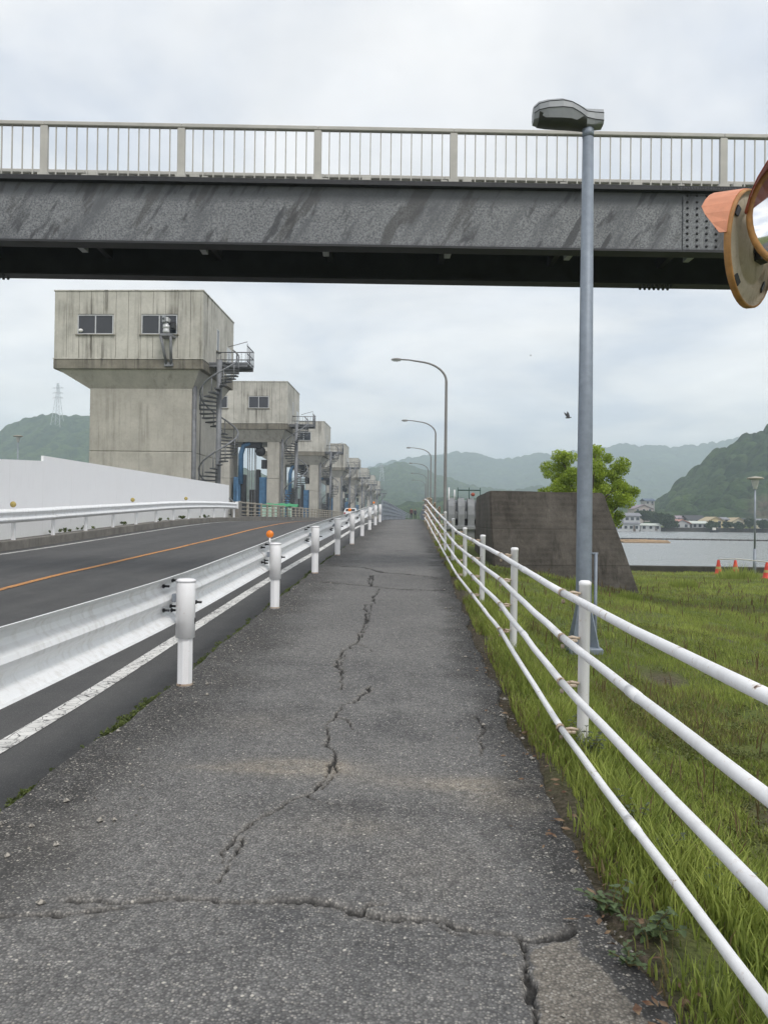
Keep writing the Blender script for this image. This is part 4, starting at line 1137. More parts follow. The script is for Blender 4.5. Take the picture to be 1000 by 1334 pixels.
# facing left, a little away from the viewer and downwards
n1_ = (-right * .93 - upv * .17) * math.sin(math.radians(71)) + view * math.cos(math.radians(71))
mirror(c1, n1_, M['hood_pale'], 1)
c2 = at(1060, 274, MY - .38)
n2_ = (-view * .95 + right * .16 + upv * .26)
mirror(c2, n2_, M['hood_red'], 2, .24)
pxm = at(1022, 600, MY + .10); zt = at(1022, 215, MY).z
gzm = float(gz(pxm.x, MY + .1))
MB().tube([(pxm.x, MY + .10, gzm - .3), (pxm.x, MY + .10, zt)], .042, 16).build('pole', M['mir_rim'], tm_)
a1_ = c1 - n1_.normalized() * .06
bk = MB(); 
p0 = c1 - n1_.normalized() * .04
bk.tube([p0, p0 + Vector((.10, .03, -.01)), Vector((pxm.x, MY + .1, p0.z - .02))], .030, 8)
bk.build('arm', M['dark_metal'], tm_)
q_ = MB(); e1 = Vector((pxm.x - p0.x, MY + .1 - p0.y, 0)).normalized(); s1 = Vector((0, 0, 1)); o1 = e1.cross(s1)
p1 = p0 + e1 * .02
for_b = [p1 + o1 * a * .05 + s1 * b * .075 for a, b in ((-1, -1), (1, -1), (1, 1), (-1, 1))]; for_t = [p + e1 * .11 for p in for_b]
q_.hexa(for_b, for_t).build('mount_block', M['dark_metal'], tm_)
bk = MB(); p2 = c2 - n2_.normalized() * .05; bk.tube([p2, Vector((pxm.x, MY + .1, p2.z))], .03, 8); bk.build('arm', M['dark_metal'], tm_)
MB().lathe([(.045, at(1022, 613, MY).z), (.10, at(1022, 613, MY).z), (.10, at(1022, 573, MY).z), (.045, at(1022, 571, MY).z)], (pxm.x, MY + .1, 0), 16).build('white_band', M['cone_white'], tm_)
MB().lathe([(.045, at(1022, 640, MY).z), (.095, at(1022, 640, MY).z), (.095, at(1022, 621, MY).z), (.045, at(1022, 621, MY).z)], (pxm.x, MY + .1, 0), 16).build('grey_band', M['grey_metal'], tm_)

# ================================================================ CONCRETE BLOCK
bl = MB()
f1 = at(652, 748, 19.6); f2 = at(836, 774, 20.6); t1 = at(637, 640, 20.3); t2 = at(786, 641, 21.0)
bk1 = at(620, 643, 25.2)
zt_ = (t1.z + t2.z) / 2
B = [(f1.x - .12, 19.6, -.9), (f2.x + .15, 20.6, -1.0), (f2.x + .25, 26.8, -1.0), (bk1.x - .05, 25.6, -.9)]
T = [(t1.x, 20.3, zt_), (t2.x, 21.0, zt_), (t2.x + .1, 26.0, zt_ - .02), (bk1.x + .0, 25.2, zt_)]
bm = bmesh.new(); vb = [bm.verts.new(p) for p in B]; vtp = [bm.verts.new(p) for p in T]
bm.faces.new(vb[::-1]); bm.faces.new(vtp)
for k in range(4): bm.faces.new((vb[k], vb[(k + 1) % 4], vtp[(k + 1) % 4], vtp[k]))
bmesh.ops.bevel(bm, geom=bm.edges[:], offset=.035, segments=2, affect='EDGES')
bmesh.ops.triangulate(bm, faces=bm.faces[:])
bmesh.ops.subdivide_edges(bm, edges=bm.edges[:], cuts=5, use_grid_fill=True)
for v in bm.verts:
    v.co += Vector((float(fbm(v.co.y * 3 + 9, v.co.z * 3, 3)) - .5, float(fbm(v.co.x * 2.5, v.co.z * 2.5, 3)) - .5, float(fbm(v.co.x * 3 + 4, v.co.y * 3, 3)) - .5)) * .05
bl.bm(bm)
def mat_block():
    q = NT('weathered_block_concrete_face')
    z = q.sepz(); zz = q.math('ADD', z, q.math('MULTIPLY', q.math('SUBTRACT', q.noise(1.2, 3), .5), .06))
    col = q.mix(q.rng(q.noise(1.4, 7, .72), .36, .64), (.056, .050, .044), (.122, .110, .097))
    lift = q.n('ShaderNodeTexWave', wave_type='BANDS', bands_direction='Z'); q.l(q.pos, lift.inputs['Vector']); lift.inputs['Scale'].default_value = 2.1; lift.inputs['Distortion'].default_value = 1.5; lift.inputs['Detail'].default_value = 4
    col = q.mix(q.math('MULTIPLY', q.rng(lift.outputs['Fac'], .3, .9), .25), col, (.13, .115, .10))
    drip = q.rng(q.noise(1.0, 6, .7, q.map((4.2, 4.2, .16))), .52, .66)
    col = q.mix(q.math('MULTIPLY', drip, .6), col, (.026, .023, .02))
    pale = q.math('MULTIPLY', q.rng(q.noise(3.1, 6, .75), .58, .72), q.rng(q.noise(.5, 2), .45, .6))
    col = q.mix(q.math('MULTIPLY', pale, .55), col, (.21, .19, .165))
    col = q.mix(q.math('MULTIPLY', q.rng(q.noise(22, 5, .7), .5, .75), .5), col, (.04, .036, .031))
    for jz in (.33, 1.28):
        j = q.rng(q.math('ABSOLUTE', q.math('SUBTRACT', zz, jz)), .028, .008)
        col = q.mix(q.math('MULTIPLY', j, .35), col, (.03, .027, .023)); q.bump(q.math('SUBTRACT', 1.0, j), .35, .012)
    q.bump(q.noise(9, 6, .7), .5, .03)
    return q.done(col, .92, 0, .25)
tag(bl.build('concrete_block', mat_block()), 'big dark weathered concrete block with sloping sides on the grass', 'block')

# ================================================================ GREY GATE STRUCTURE BEHIND THE BLOCK
M['gate_grey'] = mat_concrete('grey_gate_paint', (.19, .20, .21), (.26, .27, .275), .5, .6, sc=2)
gs = thing('gate_shell', 'grey ribbed steel gate with a rounded top behind the concrete block', 'gate', (0, 34, 0))
gx0 = (583 - 545) * .034; gzt = at(600, 648, 34).z
shell = [(0, -1.5), (0, gzt - .75), (.10, gzt - .38), (.34, gzt - .12), (.7, gzt), (2.2, gzt), (2.2, -1.5)]
MB().prism([(a + .32, b - .10) for a, b in shell[:5]] + [(2.2, gzt - .1), (2.2, -1.5)], gx0, gx0 + 3.2, 'yz').build('shell', M['gate_grey'], gs)
ribp = [(0, -1.5), (0, gzt - .75), (.10, gzt - .38), (.34, gzt - .12), (.7, gzt), (.9, gzt), (.9, -1.5)]
for k in range(8):
    x = gx0 + .02 + k * .43
    MB().prism(ribp, x, x + .29, 'yz').build('rib', M['gate_grey'], gs)
    if k < 7:
        MB().bbox(x + .30, x + .42, .20, .30, gzt - 1.15, gzt - .98, .01).build('slot', M['dark_metal'], gs)
        MB().bbox(x + .293, x + .428, .10, .31, gzt - .95, gzt - .62, .02).build('web_plate', M['gate_grey'], gs)
MB().bbox(gx0 - .05, gx0 + 3.3, -.12, .5, gzt - 1.42, gzt - 1.25, .02).build('ledge', M['gate_grey'], gs)
rr_ = MB()
gxa, gxb = gx0 + .45, gx0 + 1.45
rr_.tube([(gxa, .5, gzt + .34), (gxb, .5, gzt + .34)], .03, 6)
for x in (gxa, (gxa + gxb) / 2, gxb): rr_.tube([(x, .5, gzt - .05), (x, .5, gzt + .46)], .022, 6)
rr_.build('top_rail', plain('dark_green_paint', (.025, .07, .055), .5), gs)
MB().tube([(gx0 + .05, .4, gzt - .3), (gx0 + .05, .4, gzt + .45)], .03, 6).tube([(gx0 + .30, .4, gzt - .1), (gx0 + .30, .4, gzt + .35)], .03, 6).build('white_marker', M['post_white'], gs)
MB().lathe([(0, .09), (.08, .05), (.09, 0), (.08, -.05), (0, -.09)], (gx0 + 1.12, .45, gzt + .15), 10).build('red_lamp', M['hood_red'], gs)

# ================================================================ RIVER WALL, CONES, BAR
rw = MB(); rw.bbox(3.2, 60, 39.6, 40.1, -2.6, at(900, 738, 39.6).z, .03)
M['conc_river'] = mat_concrete('river_wall_concrete', (.042, .040, .034), (.075, .070, .058), .7, dark=(.02, .02, .017), sc=2)
tag(rw.build('river_wall', M['conc_river']), 'low dark concrete wall between the grass and the river', 'wall')
cone_m = MB().lathe([(.20, .03), (.17, .05), (.133, .27)], n=16).lathe([(.107, .38), (.055, .68), (.045, .70), (0, .70)], n=16).mesh('body', M['red'])
band_m = MB().lathe([(.133, .27), (.107, .38)], n=16).mesh('band', M['yellow_refl'])
base_m = MB().bbox(-.19, .19, -.19, .19, 0, .04, .015).mesh('base', M['red'])
tops = []
for px, py, Y, lab in ((935, 751, 37.6, 'red traffic cone farthest left by the river wall'), (957, 754, 36.6, 'middle red traffic cone with pale band by the river wall'), (998, 764, 33.2, 'nearest red traffic cone at the right edge of the lawn')):
    p = at(px, py, Y); z = float(gz(p.x, Y))
    t = thing('traffic_cone', lab, 'traffic cone', (p.x, Y, z), random.random(), 'red traffic cones')
    obj('body', cone_m, t); obj('band', band_m, t); obj('base', base_m, t); tops.append(Vector((p.x, Y, z + .70)))
bar = MB().tube([tops[0] + Vector((0, 0, .02)), tops[1] + Vector((.0, .06, .06)), tops[2] + Vector((-.1, .1, .03)), tops[2] + Vector((.5, -.6, .0))], .022, 8)
tag(bar.build('barrier_bar', M['cone_white']), 'white barrier bar resting across the red cones', 'bar')

# ================================================================ PALE GREEN BARRIERS BY THE PARAPET
M['palegreen'] = plain('pale_green_plastic', (.48, .66, .55), .5, 0, .1, 3)
M['net'] = plain('green_netting', (.06, .30, .14), .8, 0, .25, 10)
for k in range(5):
    px = 344 + 8.3 * k; Y = 64 + 1.6 * k; p = at(px, 668, Y)
    t = thing('traffic_barrier', ['leftmost', 'second', 'middle', 'fourth', 'rightmost'][k] + ' pale green plastic barrier standing behind the bridge parapet', 'barrier', (p.x, Y, 1.4), .05 * k, 'pale green barriers behind the parapet')
    MB().bbox(-.17, .17, -.06, .06, 0, .98, .03).build('board', M['palegreen'], t)
    MB().bbox(-.28, .28, -.2, .2, -.1, .0, .02).build('foot', M['palegreen'], t)
p = at(362, 655, 68)
nm = MB(); vs = []
for a in range(13):
    for b in range(5):
        vs.append((p.x - 1.4 + a * .27, 68 + b * .2 - .4, 2.42 + .28 * math.sin(b / 4 * math.pi) + .12 * random.random()))
nm.add(vs, [(a * 5 + b, (a + 1) * 5 + b, (a + 1) * 5 + b + 1, a * 5 + b + 1) for a in range(12) for b in range(4)], True)
tag(nm.build('green_net', M['net']), 'bright green netting heaped over the pale barriers', 'netting')

# ================================================================ CAR ON THE BRIDGE
M['car_paint'] = plain('white_car_paint', (.72, .73, .74), .25, 0, .04, 2)
M['tyre'] = plain('tyre_rubber', (.02, .02, .02), .8)
M['tail'] = plain('red_tail_light', (.45, .02, .02), .25)
car = thing('white_car', 'white car driving away on the bridge road', 'car', (-9.1, 104, 1.36))
prof_c = [(-2.1, .35), (-2.15, .75), (-2.05, 1.0), (-1.75, 1.06), (-1.35, 1.48), (-.2, 1.56), (.55, 1.48), (1.15, 1.02), (1.95, .90), (2.15, .65), (2.12, .35)]
vs = []; fs = []; ws = [.74, .82, .84, .84, .70, .64, .66, .82, .80, .76, .72]
for s in (-1, 1):
    for (y, z), wd in zip(prof_c, ws): vs.append((s * wd, y, z))
n = len(prof_c); fs = [tuple(range(n))[::-1], tuple(range(n, 2 * n))] + [(i, i + 1, i + 1 + n, i + n) for i in range(n - 1)] + [(n - 1, 0, n, 2 * n - 1)]
MB().add(vs, fs).build('body', M['car_paint'], car)
MB().add([(-.66, -1.73, 1.10), (.66, -1.73, 1.10), (.60, -1.42, 1.44), (-.60, -1.42, 1.44)], [(0, 1, 2, 3)]).build('rear_window', M['glass'], car)
MB().add([(-.7, 1.12, 1.06), (.7, 1.12, 1.06), (.6, .6, 1.46), (-.6, .6, 1.46)], [(0, 1, 2, 3)]).build('windscreen', M['glass'], car)
for s in (-1, 1):
    MB().add([(s * .845, -1.5, 1.10), (s * .83, .95, 1.08), (s * .69, .45, 1.42), (s * .68, -1.2, 1.42)], [(0, 1, 2, 3)]).build('side_window', M['glass'], car)
    MB().bbox(s * .70 - .09, s * .70 + .09, -2.16, -2.06, .72, .95, .01).build('tail_light', M['tail'], car)
    for y in (-1.35, 1.35):
        wh = MB().lathe([(0, -.09), (.27, -.09), (.31, -.05), (.31, .05), (.27, .09), (0, .09)], (s * .72, y, .31), 18, Vector((1, 0, 0))).build('wheel', M['tyre'], car)
        MB().lathe([(0, .095), (.17, .093), (.19, .08)], (s * .72, y, .31), 14, Vector((s, 0, 0))).build('rim', M['alu'], wh)

# ================================================================ TREE
def leafmat(name, c0, c1):
    q = NT(name)
    t = q.attr('tint'); col = q.mix(t, c0, c1)
    m = q.done(col, .55, 0, .3)
    q.b.inputs['Subsurface Weight'].default_value = 0
    tr = q.n('ShaderNodeBsdfTranslucent'); q.l(col, tr.inputs[0]); mxs = q.n('ShaderNodeMixShader'); mxs.inputs[0].default_value = .35
    q.l(q.b.outputs[0], mxs.inputs[1]); q.l(tr.outputs[0], mxs.inputs[2]); q.l(mxs.outputs[0], q.o.inputs[0])
    return m
M['leaf'] = leafmat('spring_leaves', (.15, .22, .024), (.42, .53, .060))
M['leaf_dark'] = leafmat('dark_leaves', (.030, .055, .018), (.075, .11, .032))
M['bark'] = plain('bark', (.10, .075, .055), .9, 0, .3, 6, .5)
def leaves(centres, radii, per, size, rng):
    V = []; T = []
    for c, r in zip(centres, radii):
        n = int(per * r * r)
        d = rng.normal(size=(n, 3)); d /= np.linalg.norm(d, axis=1)[:, None]
        p = np.array(c) + d * (r * (rng.random(n) ** .45))[:, None] * np.array([1, 1, .8])
        a = rng.normal(size=(n, 3)); a /= np.linalg.norm(a, axis=1)[:, None]
        b = np.cross(a, rng.normal(size=(n, 3))); b /= np.linalg.norm(b, axis=1)[:, None]
        s = size * (.6 + .8 * rng.random(n))[:, None]
        q = np.stack([p - a * s, p + b * s * .5, p + a * s, p - b * s * .5], 1)
        V.append(q.reshape(-1, 3)); tt = np.clip(rng.random() * .5 + rng.random(n) * .5, 0, 1); T.append(np.repeat(tt, 4))
    V = np.concatenate(V); T = np.concatenate(T); F = np.arange(len(V)).reshape(-1, 4)
    return V, F, T
def tree(name, label, base, h, crown_c, crown_r, nclump, clump_r, per, size, mat, seed, trunk_r=.16):
    rng = np.random.default_rng(seed)
    t = thing(name, label, 'tree', base)
    cs = []; rs = []
    while len(cs) < nclump:
        d = rng.normal(size=3); d /= np.linalg.norm(d); r = rng.random() ** .38
        p = np.array(crown_c) + d * r * np.array(crown_r)
        if p[2] < crown_c[2] - crown_r[2] * .8: continue
        cs.append(p); rs.append(clump_r * (.6 + .7 * rng.random()))
    tb_ = MB(); zc = crown_c[2]
    tb_.tube([(0, 0, -.5), (.03, .02, h * .2), (crown_c[0] * .5, .03, h * .4), (crown_c[0], crown_c[1], zc + crown_r[2] * .3)], [trunk_r * 1.2, trunk_r, trunk_r * .75, trunk_r * .25], 10)
    for c in cs[::3]:
        s0 = Vector((crown_c[0] * .4, 0, h * (.2 + .25 * rng.random()))); e0 = Vector(c); mid = s0.lerp(e0, .5) + Vector((0, 0, .15))
        tb_.tube([s0, mid, e0], [trunk_r * .4, trunk_r * .25, .012], 6, cap=False)
    tb_.build('trunk', M['bark'], t)
    V, F, T = leaves(cs, rs, per, size, rng)
    obj('crown', fast_mesh('crown', V, F, mat, False, {'tint': T}), t)
    return t
p = at(766, 690, 32)
tree('tree', 'bright green leafy tree behind the concrete block', (p.x, 32, -.8), 5.1, (-.10, 0, 3.6), (2.0, 1.9, 1.75), 120, .34, 4200, .046, M['leaf'], 5)

# ================================================================ WATER THINGS
M['raftwood'] = plain('weathered_raft_timber', (.40, .28, .17), .8, 0, .25, 3)
rf = thing('raft', 'low timber raft floating near the far left of the river', 'raft', (0, 0, 0))
for k in range(6):
    a = at(812, 705, 112); b = at(856, 705, 118)
    MB().bbox(a.x, b.x, 112 + k * 1.1, 112.9 + k * 1.1, -1.5, -1.28 + .04 * (k % 2), .05).build('plank', M['raftwood'], rf)
for k in range(4): MB().tube([(a.x + .5, 113 + k * 1.4, -1.25), (b.x - .6 * k, 113 + k * 1.4, -1.2)], .10, 8).build('pole', M['raftwood'], rf)
bo = MB(); yb = 134
for k in range(70):
    x = 26 + k * 1.5; bo.tube([(x, yb + .6 * math.sin(k * .2), -1.45), (x + 1.38, yb + .6 * math.sin((k + 1) * .2), -1.45)], .19, 7)
tag(bo.build('floating_boom', plain('dark_boom', (.06, .055, .05), .7)), 'long dark floating boom strung across the river', 'boom')
boat = thing('boat', 'tiny dark boat moored below the yellow house', 'boat', (at(930, 691, 245).x, 245, -1.5))
MB().hexa([(-1.2, -.4, 0), (1.0, -.4, 0), (1.4, .4, 0), (-1.2, .4, 0)], [(-1.5, -.7, .7), (1.7, -.6, .8), (1.9, .6, .8), (-1.5, .7, .7)]).build('hull', M['dark_metal'], boat)
MB().bbox(-.6, .3, -.4, .4, .7, 1.5, .05).build('cabin', M['cone_white'], boat)

# ================================================================ FAR SHORE
sw = MB().bbox(30, 260, 258.0, 263, -3, at(900, 687.5, 258).z, .1)
tag(sw.build('shore_wall', M['conc_river']), 'long dark embankment wall along the far shore', 'wall')
def house(px0, px1, ybase, yeave, yridge, Y, wall, roof, label, gable=True, depth=7.0, two=False, nwin=2):
    a = at(px0, ybase, Y); b = at(px1, ybase, Y); zb = a.z; ze = at(px0, yeave, Y).z; zr = at(px0, yridge, Y).z
    w_ = b.x - a.x; t = thing('house', label, 'house', (a.x, Y, zb), 0, 'houses on the far shore')
    MB().box(0, w_, 0, depth, -3.5, ze - zb).build('wall', wall, t)
    ov = .4; H0, H1 = ze - zb, zr - zb
    if gable:   # ridge runs away from the viewer
        MB().prism([(-ov, H0 - .05), (w_ / 2, H1 - .18), (w_ + ov, H0 - .05), (w_ + ov, H0 + .12), (w_ / 2, H1), (-ov, H0 + .12)], -ov, depth + ov).build('roof', roof, t)
        MB().prism([(0, H0), (w_, H0), (w_ / 2, H1 - .2)], .0, .12).build('gable', wall, t)
    else:
        MB().prism([(-ov, H0 - .05), (depth / 2, H1 - .18), (depth + ov, H0 - .05), (depth + ov, H0 + .12), (depth / 2, H1), (-ov, H0 + .12)], -ov, w_ + ov, 'yz').build('roof', roof, t)
    rows = 2 if two else 1
    for r in range(rows):
        for k in range(nwin):
            cx = w_ * (k + .5) / nwin; z0 = (H0) * ((r + .35) / rows)
            f = MB().bbox(cx - .55, cx + .55, -.08, .02, z0 - .1, z0 + 1.0, .02).build('window', M['alu'], t)
            MB().box(cx - .47, cx + .47, -.10, -.075, z0 - .02, z0 + .92).build('pane', M['glass'], f)
    d = MB().bbox(w_ * .78 - .4, w_ * .78 + .4, -.05, .02, 0, min(1.95, H0 - .1), .02).build('door', M['bark'], t)
    return t
def wl_(n, c): return plain(n, c, .8, 0, .1, .5)
Wh = wl_('house_white', (.44, .45, .45)); Ye = wl_('house_yellow', (.62, .50, .25)); Be = wl_('house_beige', (.58, .53, .38)); Gy = wl_('house_grey', (.33, .32, .30)); Pk = wl_('house_pinkgrey', (.42, .36, .33))
Rd = wl_('roof_dark', (.05, .05, .055)); Rg = wl_('roof_grey', (.22, .22, .24)); Rp = wl_('roof_pink', (.50, .25, .20)); Rpu = wl_('roof_mauve', (.28, .22, .25)); Rw = wl_('roof_pale', (.52, .55, .50)); Rt = wl_('roof_tan', (.45, .36, .22)); Rb = wl_('roof_blue', (.10, .13, .18))
house(804, 832, 692, 682, 679.5, 250, Wh, Rg, 'white two tier waterside building beside the concrete block', False, 8, False, 4)
t = thing('house', 'upper white storey with grey roof above the waterside building', 'house', tuple(at(812, 680, 253)), 0, 'houses on the far shore')
w_ = at(833, 680, 253).x - at(812, 680, 253).x
MB().box(0, w_, 0, 5, -2.5, 2.0).build('wall', Wh, t); MB().prism([(-.5, 1.95), (2.5, 2.9), (5.5, 1.95), (5.5, 2.1), (2.5, 3.05), (-.5, 2.1)], -.4, w_ + .4, 'yz').build('roof', Rg, t)
for k in range(3): MB().box(.5 + k * w_ / 3, .5 + k * w_ / 3 + 1.0, -.06, .0, .6, 1.6).build('window', M['glass'], t)
house(834, 860, 691, 684.5, 681.5, 256, Wh, Rw, 'low white shed right of the waterside building', False, 6, False, 3)
house(826, 850, 673, 663, 657, 300, Pk, Rpu, 'large pinkish grey house up on the slope', True, 10, True, 3)
house(840, 852, 658, 652.5, 649, 330, Gy, Rb, 'small dark roofed house highest on the slope', False, 7, False, 2)
house(878, 898, 689, 682, 676.5, 262, Wh, Rp, 'house with a salmon pink roof on the shore', True, 8, False, 2)
house(880, 895, 679, 675.5, 671.5, 280, Gy, Rpu, 'mauve roofed house behind the pink roof', False, 7, False, 2)
house(896, 919, 682, 677.5, 671, 276, Gy, Rd, 'house with a wide black roof on the shore', False, 9, False, 3)
house(901, 921, 689, 682, 678.5, 262, Wh, Rw, 'low white house with pale roof in front of the black roof', False, 6, False, 3)
house(922, 941, 689, 679, 673, 266, Ye, Rt, 'yellow house with tan roof on the shore', True, 9, True, 2)
house(942, 949, 688, 677, 673.5, 268, Gy, Rg, 'narrow grey house beside the yellow one', False, 7, True, 1)
house(953, 969, 688, 680, 674, 264, Be, Rt, 'cream gabled house right of the yellow house', True, 8, True, 1)
house(971, 981, 688, 679, 675, 268, Gy, Rd, 'dark house between the cream house and the lamp', False, 7, True, 1)
house(985, 1003, 689, 681, 675.5, 266, Be, Rg, 'beige house with grey roof right of the park lamp', False, 8, False, 2)
for k, (px, py, Y, h, wd, lab) in enumerate([(868, 692, 257, 5.6, 2.3, 'dark tree on the shore beside the low white shed'), (877, 690, 259, 3.0, 1.6, 'small dark shrub left of the pink roofed house'), (928, 689, 257, 2.3, 1.8, 'low bush in front of the yellow house'), (947, 689, 258, 2.6, 1.3, 'low bush right of the yellow house'),
        (962, 689.5, 257, 1.9, 1.6, 'low bush in front of the cream gabled house'), (993, 689, 257, 2.8, 2.0, 'rounded bush in front of the beige house'), (852, 683, 275, 4.5, 2.6, 'green tree above the low white shed'), (838, 680, 285, 4.4, 2.8, 'green tree behind the waterside building'), (976, 689, 258, 3.5, 1.5, 'slender dark bush left of the park lamp')]):
    p = at(px, py, Y)
    tree('tree', lab, (p.x, Y, p.z), h, (0, 0, h * .58), (wd, wd, h * .44), 26, wd * .45, 260, .22, M['leaf_dark'], 30 + k, .14)

# ================================================================ PYLONS
M['pylon'] = plain('pylon_steel', (.50, .52, .53), .5, .2)
def pylon(base, h, wbase, label, r=.30):
    t = thing('pylon', label, 'pylon', base)
    mb = MB()
    def wz(f): return wbase * (1 - f) ** 1.35 * .5 + .9
    lv = [0, .18, .34, .48, .6, .7, .79, .87, .94, 1]
    for sx_, sy_ in ((-1, -1), (1, -1), (1, 1), (-1, 1)):
        mb.tube([(sx_ * wz(f), sy_ * wz(f), h * f) for f in lv], r, 4, smooth=False)
    for a, b in zip(lv[:-1], lv[1:]):
        for s in (-1, 1):
            mb.tube([(-wz(a), s * wz(a), h * a), (wz(b), s * wz(b), h * b)], r * .5, 3); mb.tube([(wz(a), s * wz(a), h * a), (-wz(b), s * wz(b), h * b)], r * .5, 3)
    mb.build('lattice_tower', M['pylon'], t)
    for f in (.70, .80, .90):
        MB().tube([(-h * .11, 0, h * f), (-1, 0, h * f + 1.4), (1, 0, h * f + 1.4), (h * .11, 0, h * f), (-h * .11, 0, h * f)], r * .8, 4, cap=False).build('cross_arm', M['pylon'], t)
    return t
p = at(75, 562, 900); pylon((p.x, 900, p.z - 2), 60, 12, 'tall lattice pylon on the hill at the left')
p = at(497, 638, 1120); pylon((p.x, 1120, p.z - 2), 40, 9, 'faint lattice pylon on the slope beyond the bridge')

# ================================================================ BIRDS
def bird(px, py, Y, span, label, up=.5):
    c = at(px, py, Y); t = thing('bird', label, 'bird', c)
    b = MB(); b.lathe([(0, -.5), (.06, -.42), (.12, -.15), (.13, .05), (.07, .3), (.05, .38), (0, .5)], (0, 0, 0), 8, Vector((1, 0, .1)))
    vs = [tuple(Vector(v) * span * .55) for v in b.v]; MB().add(vs, b.f, True).build('body', M['bird'], t)
    for s, ang in ((1, up), (-1, up * .35 + .9)):
        v = []
        for f, ch in ((0, .20), (.35, .24), (.7, .17), (1, .03)):
            d = Vector((-.10 * f * span, s * math.cos(ang) * f * span * .5 * .45, math.sin(ang) * f * span * .5 + .02))
            if s > 0: d.x -= f * span * .22
            for e in (1, -1): v.append(d + Vector((ch * span * .5 * e, 0, 0)))
        fs = [(i * 2, i * 2 + 1, i * 2 + 3, i * 2 + 2) for i in range(3)]
        vv = v + [q + Vector((0, 0, -.015 * span)) for q in v]
        fs2 = fs + [tuple(k + 8 for k in f[::-1]) for f in fs] + [(0, 8, 9, 1), (6, 7, 15, 14)] + [(i * 2, i * 2 + 2, i * 2 + 10, i * 2 + 8) for i in range(3)] + [(i * 2 + 1, i * 2 + 9, i * 2 + 11, i * 2 + 3) for i in range(3)]
        MB().add(vv, fs2).build('wing', M['bird'], t)
    return t
M['bird'] = plain('dark_feathers', (.03, .027, .025), .8)
bird(740, 544, 110, 1.75, 'dark bird flying with raised wings above the tree', 1.05)
bird(691, 463.5, 220, .9, 'tiny distant bird high in the sky', .4)

# ================================================================ PEOPLE FAR ON THE BRIDGE
def person(px, Y, h, label, top, legs, seed, stride):
    x = at(px, 676, Y).x
    t = thing('person', label, 'person', (x, Y, pzf(Y)))
    s = h / 1.7
    J = {'pel': (0, 0, .93), 'wst': (0, .0, 1.08), 'chs': (0, .02, 1.32), 'nek': (0, .02, 1.46), 'hed': (0, 0, 1.56), 'top': (0, -.01, 1.67),
         'hl': (-.10, 0, .88), 'kl': (-.11, -stride, .48), 'al': (-.11, -stride * .6, .09), 'tl': (-.12, -stride * .6 - .16, .04), 'hr': (.10, 0, .88), 'kr': (.11, stride * .7, .48), 'ar': (.11, stride * 1.4, .10), 'tr': (.12, stride * 1.4 - .16, .04),
         'sl': (-.19, .02, 1.38), 'el': (-.25, stride * .5, 1.12), 'wl': (-.24, -.06 + stride * .3, .90), 'fl': (-.235, -.10 + stride * .3, .80), 'sr': (.19, .02, 1.38), 'er': (.25, -stride * .5, 1.12), 'wr': (.24, -.14 - stride * .3, .92), 'fr': (.235, -.19 - stride * .3, .82)}
    Rd_ = {'pel': .145, 'wst': .135, 'chs': .155, 'nek': .06, 'hed': .095, 'top': .075, 'hl': .09, 'kl': .062, 'al': .042, 'tl': .035, 'hr': .09, 'kr': .062, 'ar': .042, 'tr': .035, 'sl': .062, 'el': .047, 'wl': .033, 'fl': .03, 'sr': .062, 'er': .047, 'wr': .033, 'fr': .03}
    E = [('pel', 'wst'), ('wst', 'chs'), ('chs', 'nek'), ('nek', 'hed'), ('hed', 'top'), ('pel', 'hl'), ('hl', 'kl'), ('kl', 'al'), ('al', 'tl'), ('pel', 'hr'), ('hr', 'kr'), ('kr', 'ar'), ('ar', 'tr'), ('chs', 'sl'), ('sl', 'el'), ('el', 'wl'), ('wl', 'fl'), ('chs', 'sr'), ('sr', 'er'), ('er', 'wr'), ('wr', 'fr')]
    ks = list(J); me = bpy.data.meshes.new('body'); me.from_pydata([tuple(c * s for c in J[k]) for k in ks], [(ks.index(a), ks.index(b)) for a, b in E], [])
    o = bpy.data.objects.new('tmp', me); COL.objects.link(o)
    md = o.modifiers.new('skin', 'SKIN'); 
    if not me.skin_vertices: me.skin_vertices.new()
    for k, sv in zip(ks, me.skin_vertices[0].data): sv.radius = (Rd_[k] * s, Rd_[k] * s); sv.use_root = (k == 'pel')
    o.modifiers.new('sub', 'SUBSURF').levels = 1
    dg = bpy.context.evaluated_depsgraph_get(); ev = bpy.data.meshes.new_from_object(o.evaluated_get(dg)); bpy.data.objects.remove(o)
    ev.materials.clear()
    for m_ in (top, legs, M['skin'], M['hair']): ev.materials.append(m_)
    for p in ev.polygons:
        c = p.center / s; p.use_smooth = True
        p.material_index = 3 if (c.z > 1.60 or (c.z > 1.5 and c.y > .03)) else 2 if (c.z > 1.46 or (abs(c.x) > .18 and c.z < .91)) else 1 if c.z < .95 else 0
    ev.name = 'body'; obj('body', ev, t)
    return t
M['skin'] = plain('skin', (.45, .28, .20), .6); M['hair'] = plain('hair', (.03, .025, .02), .7)
person(535.5, 112, 1.66, 'left of two people walking on the bridge in a dark red top', plain('red_top', (.10, .035, .04), .8), plain('black_trousers', (.025, .025, .03), .8), 1, .13)
person(540.5, 114, 1.60, 'right of two people walking on the bridge in dark clothes', plain('dark_jacket', (.05, .055, .07), .8), plain('navy_trousers', (.03, .032, .05), .8), 2, -.12)

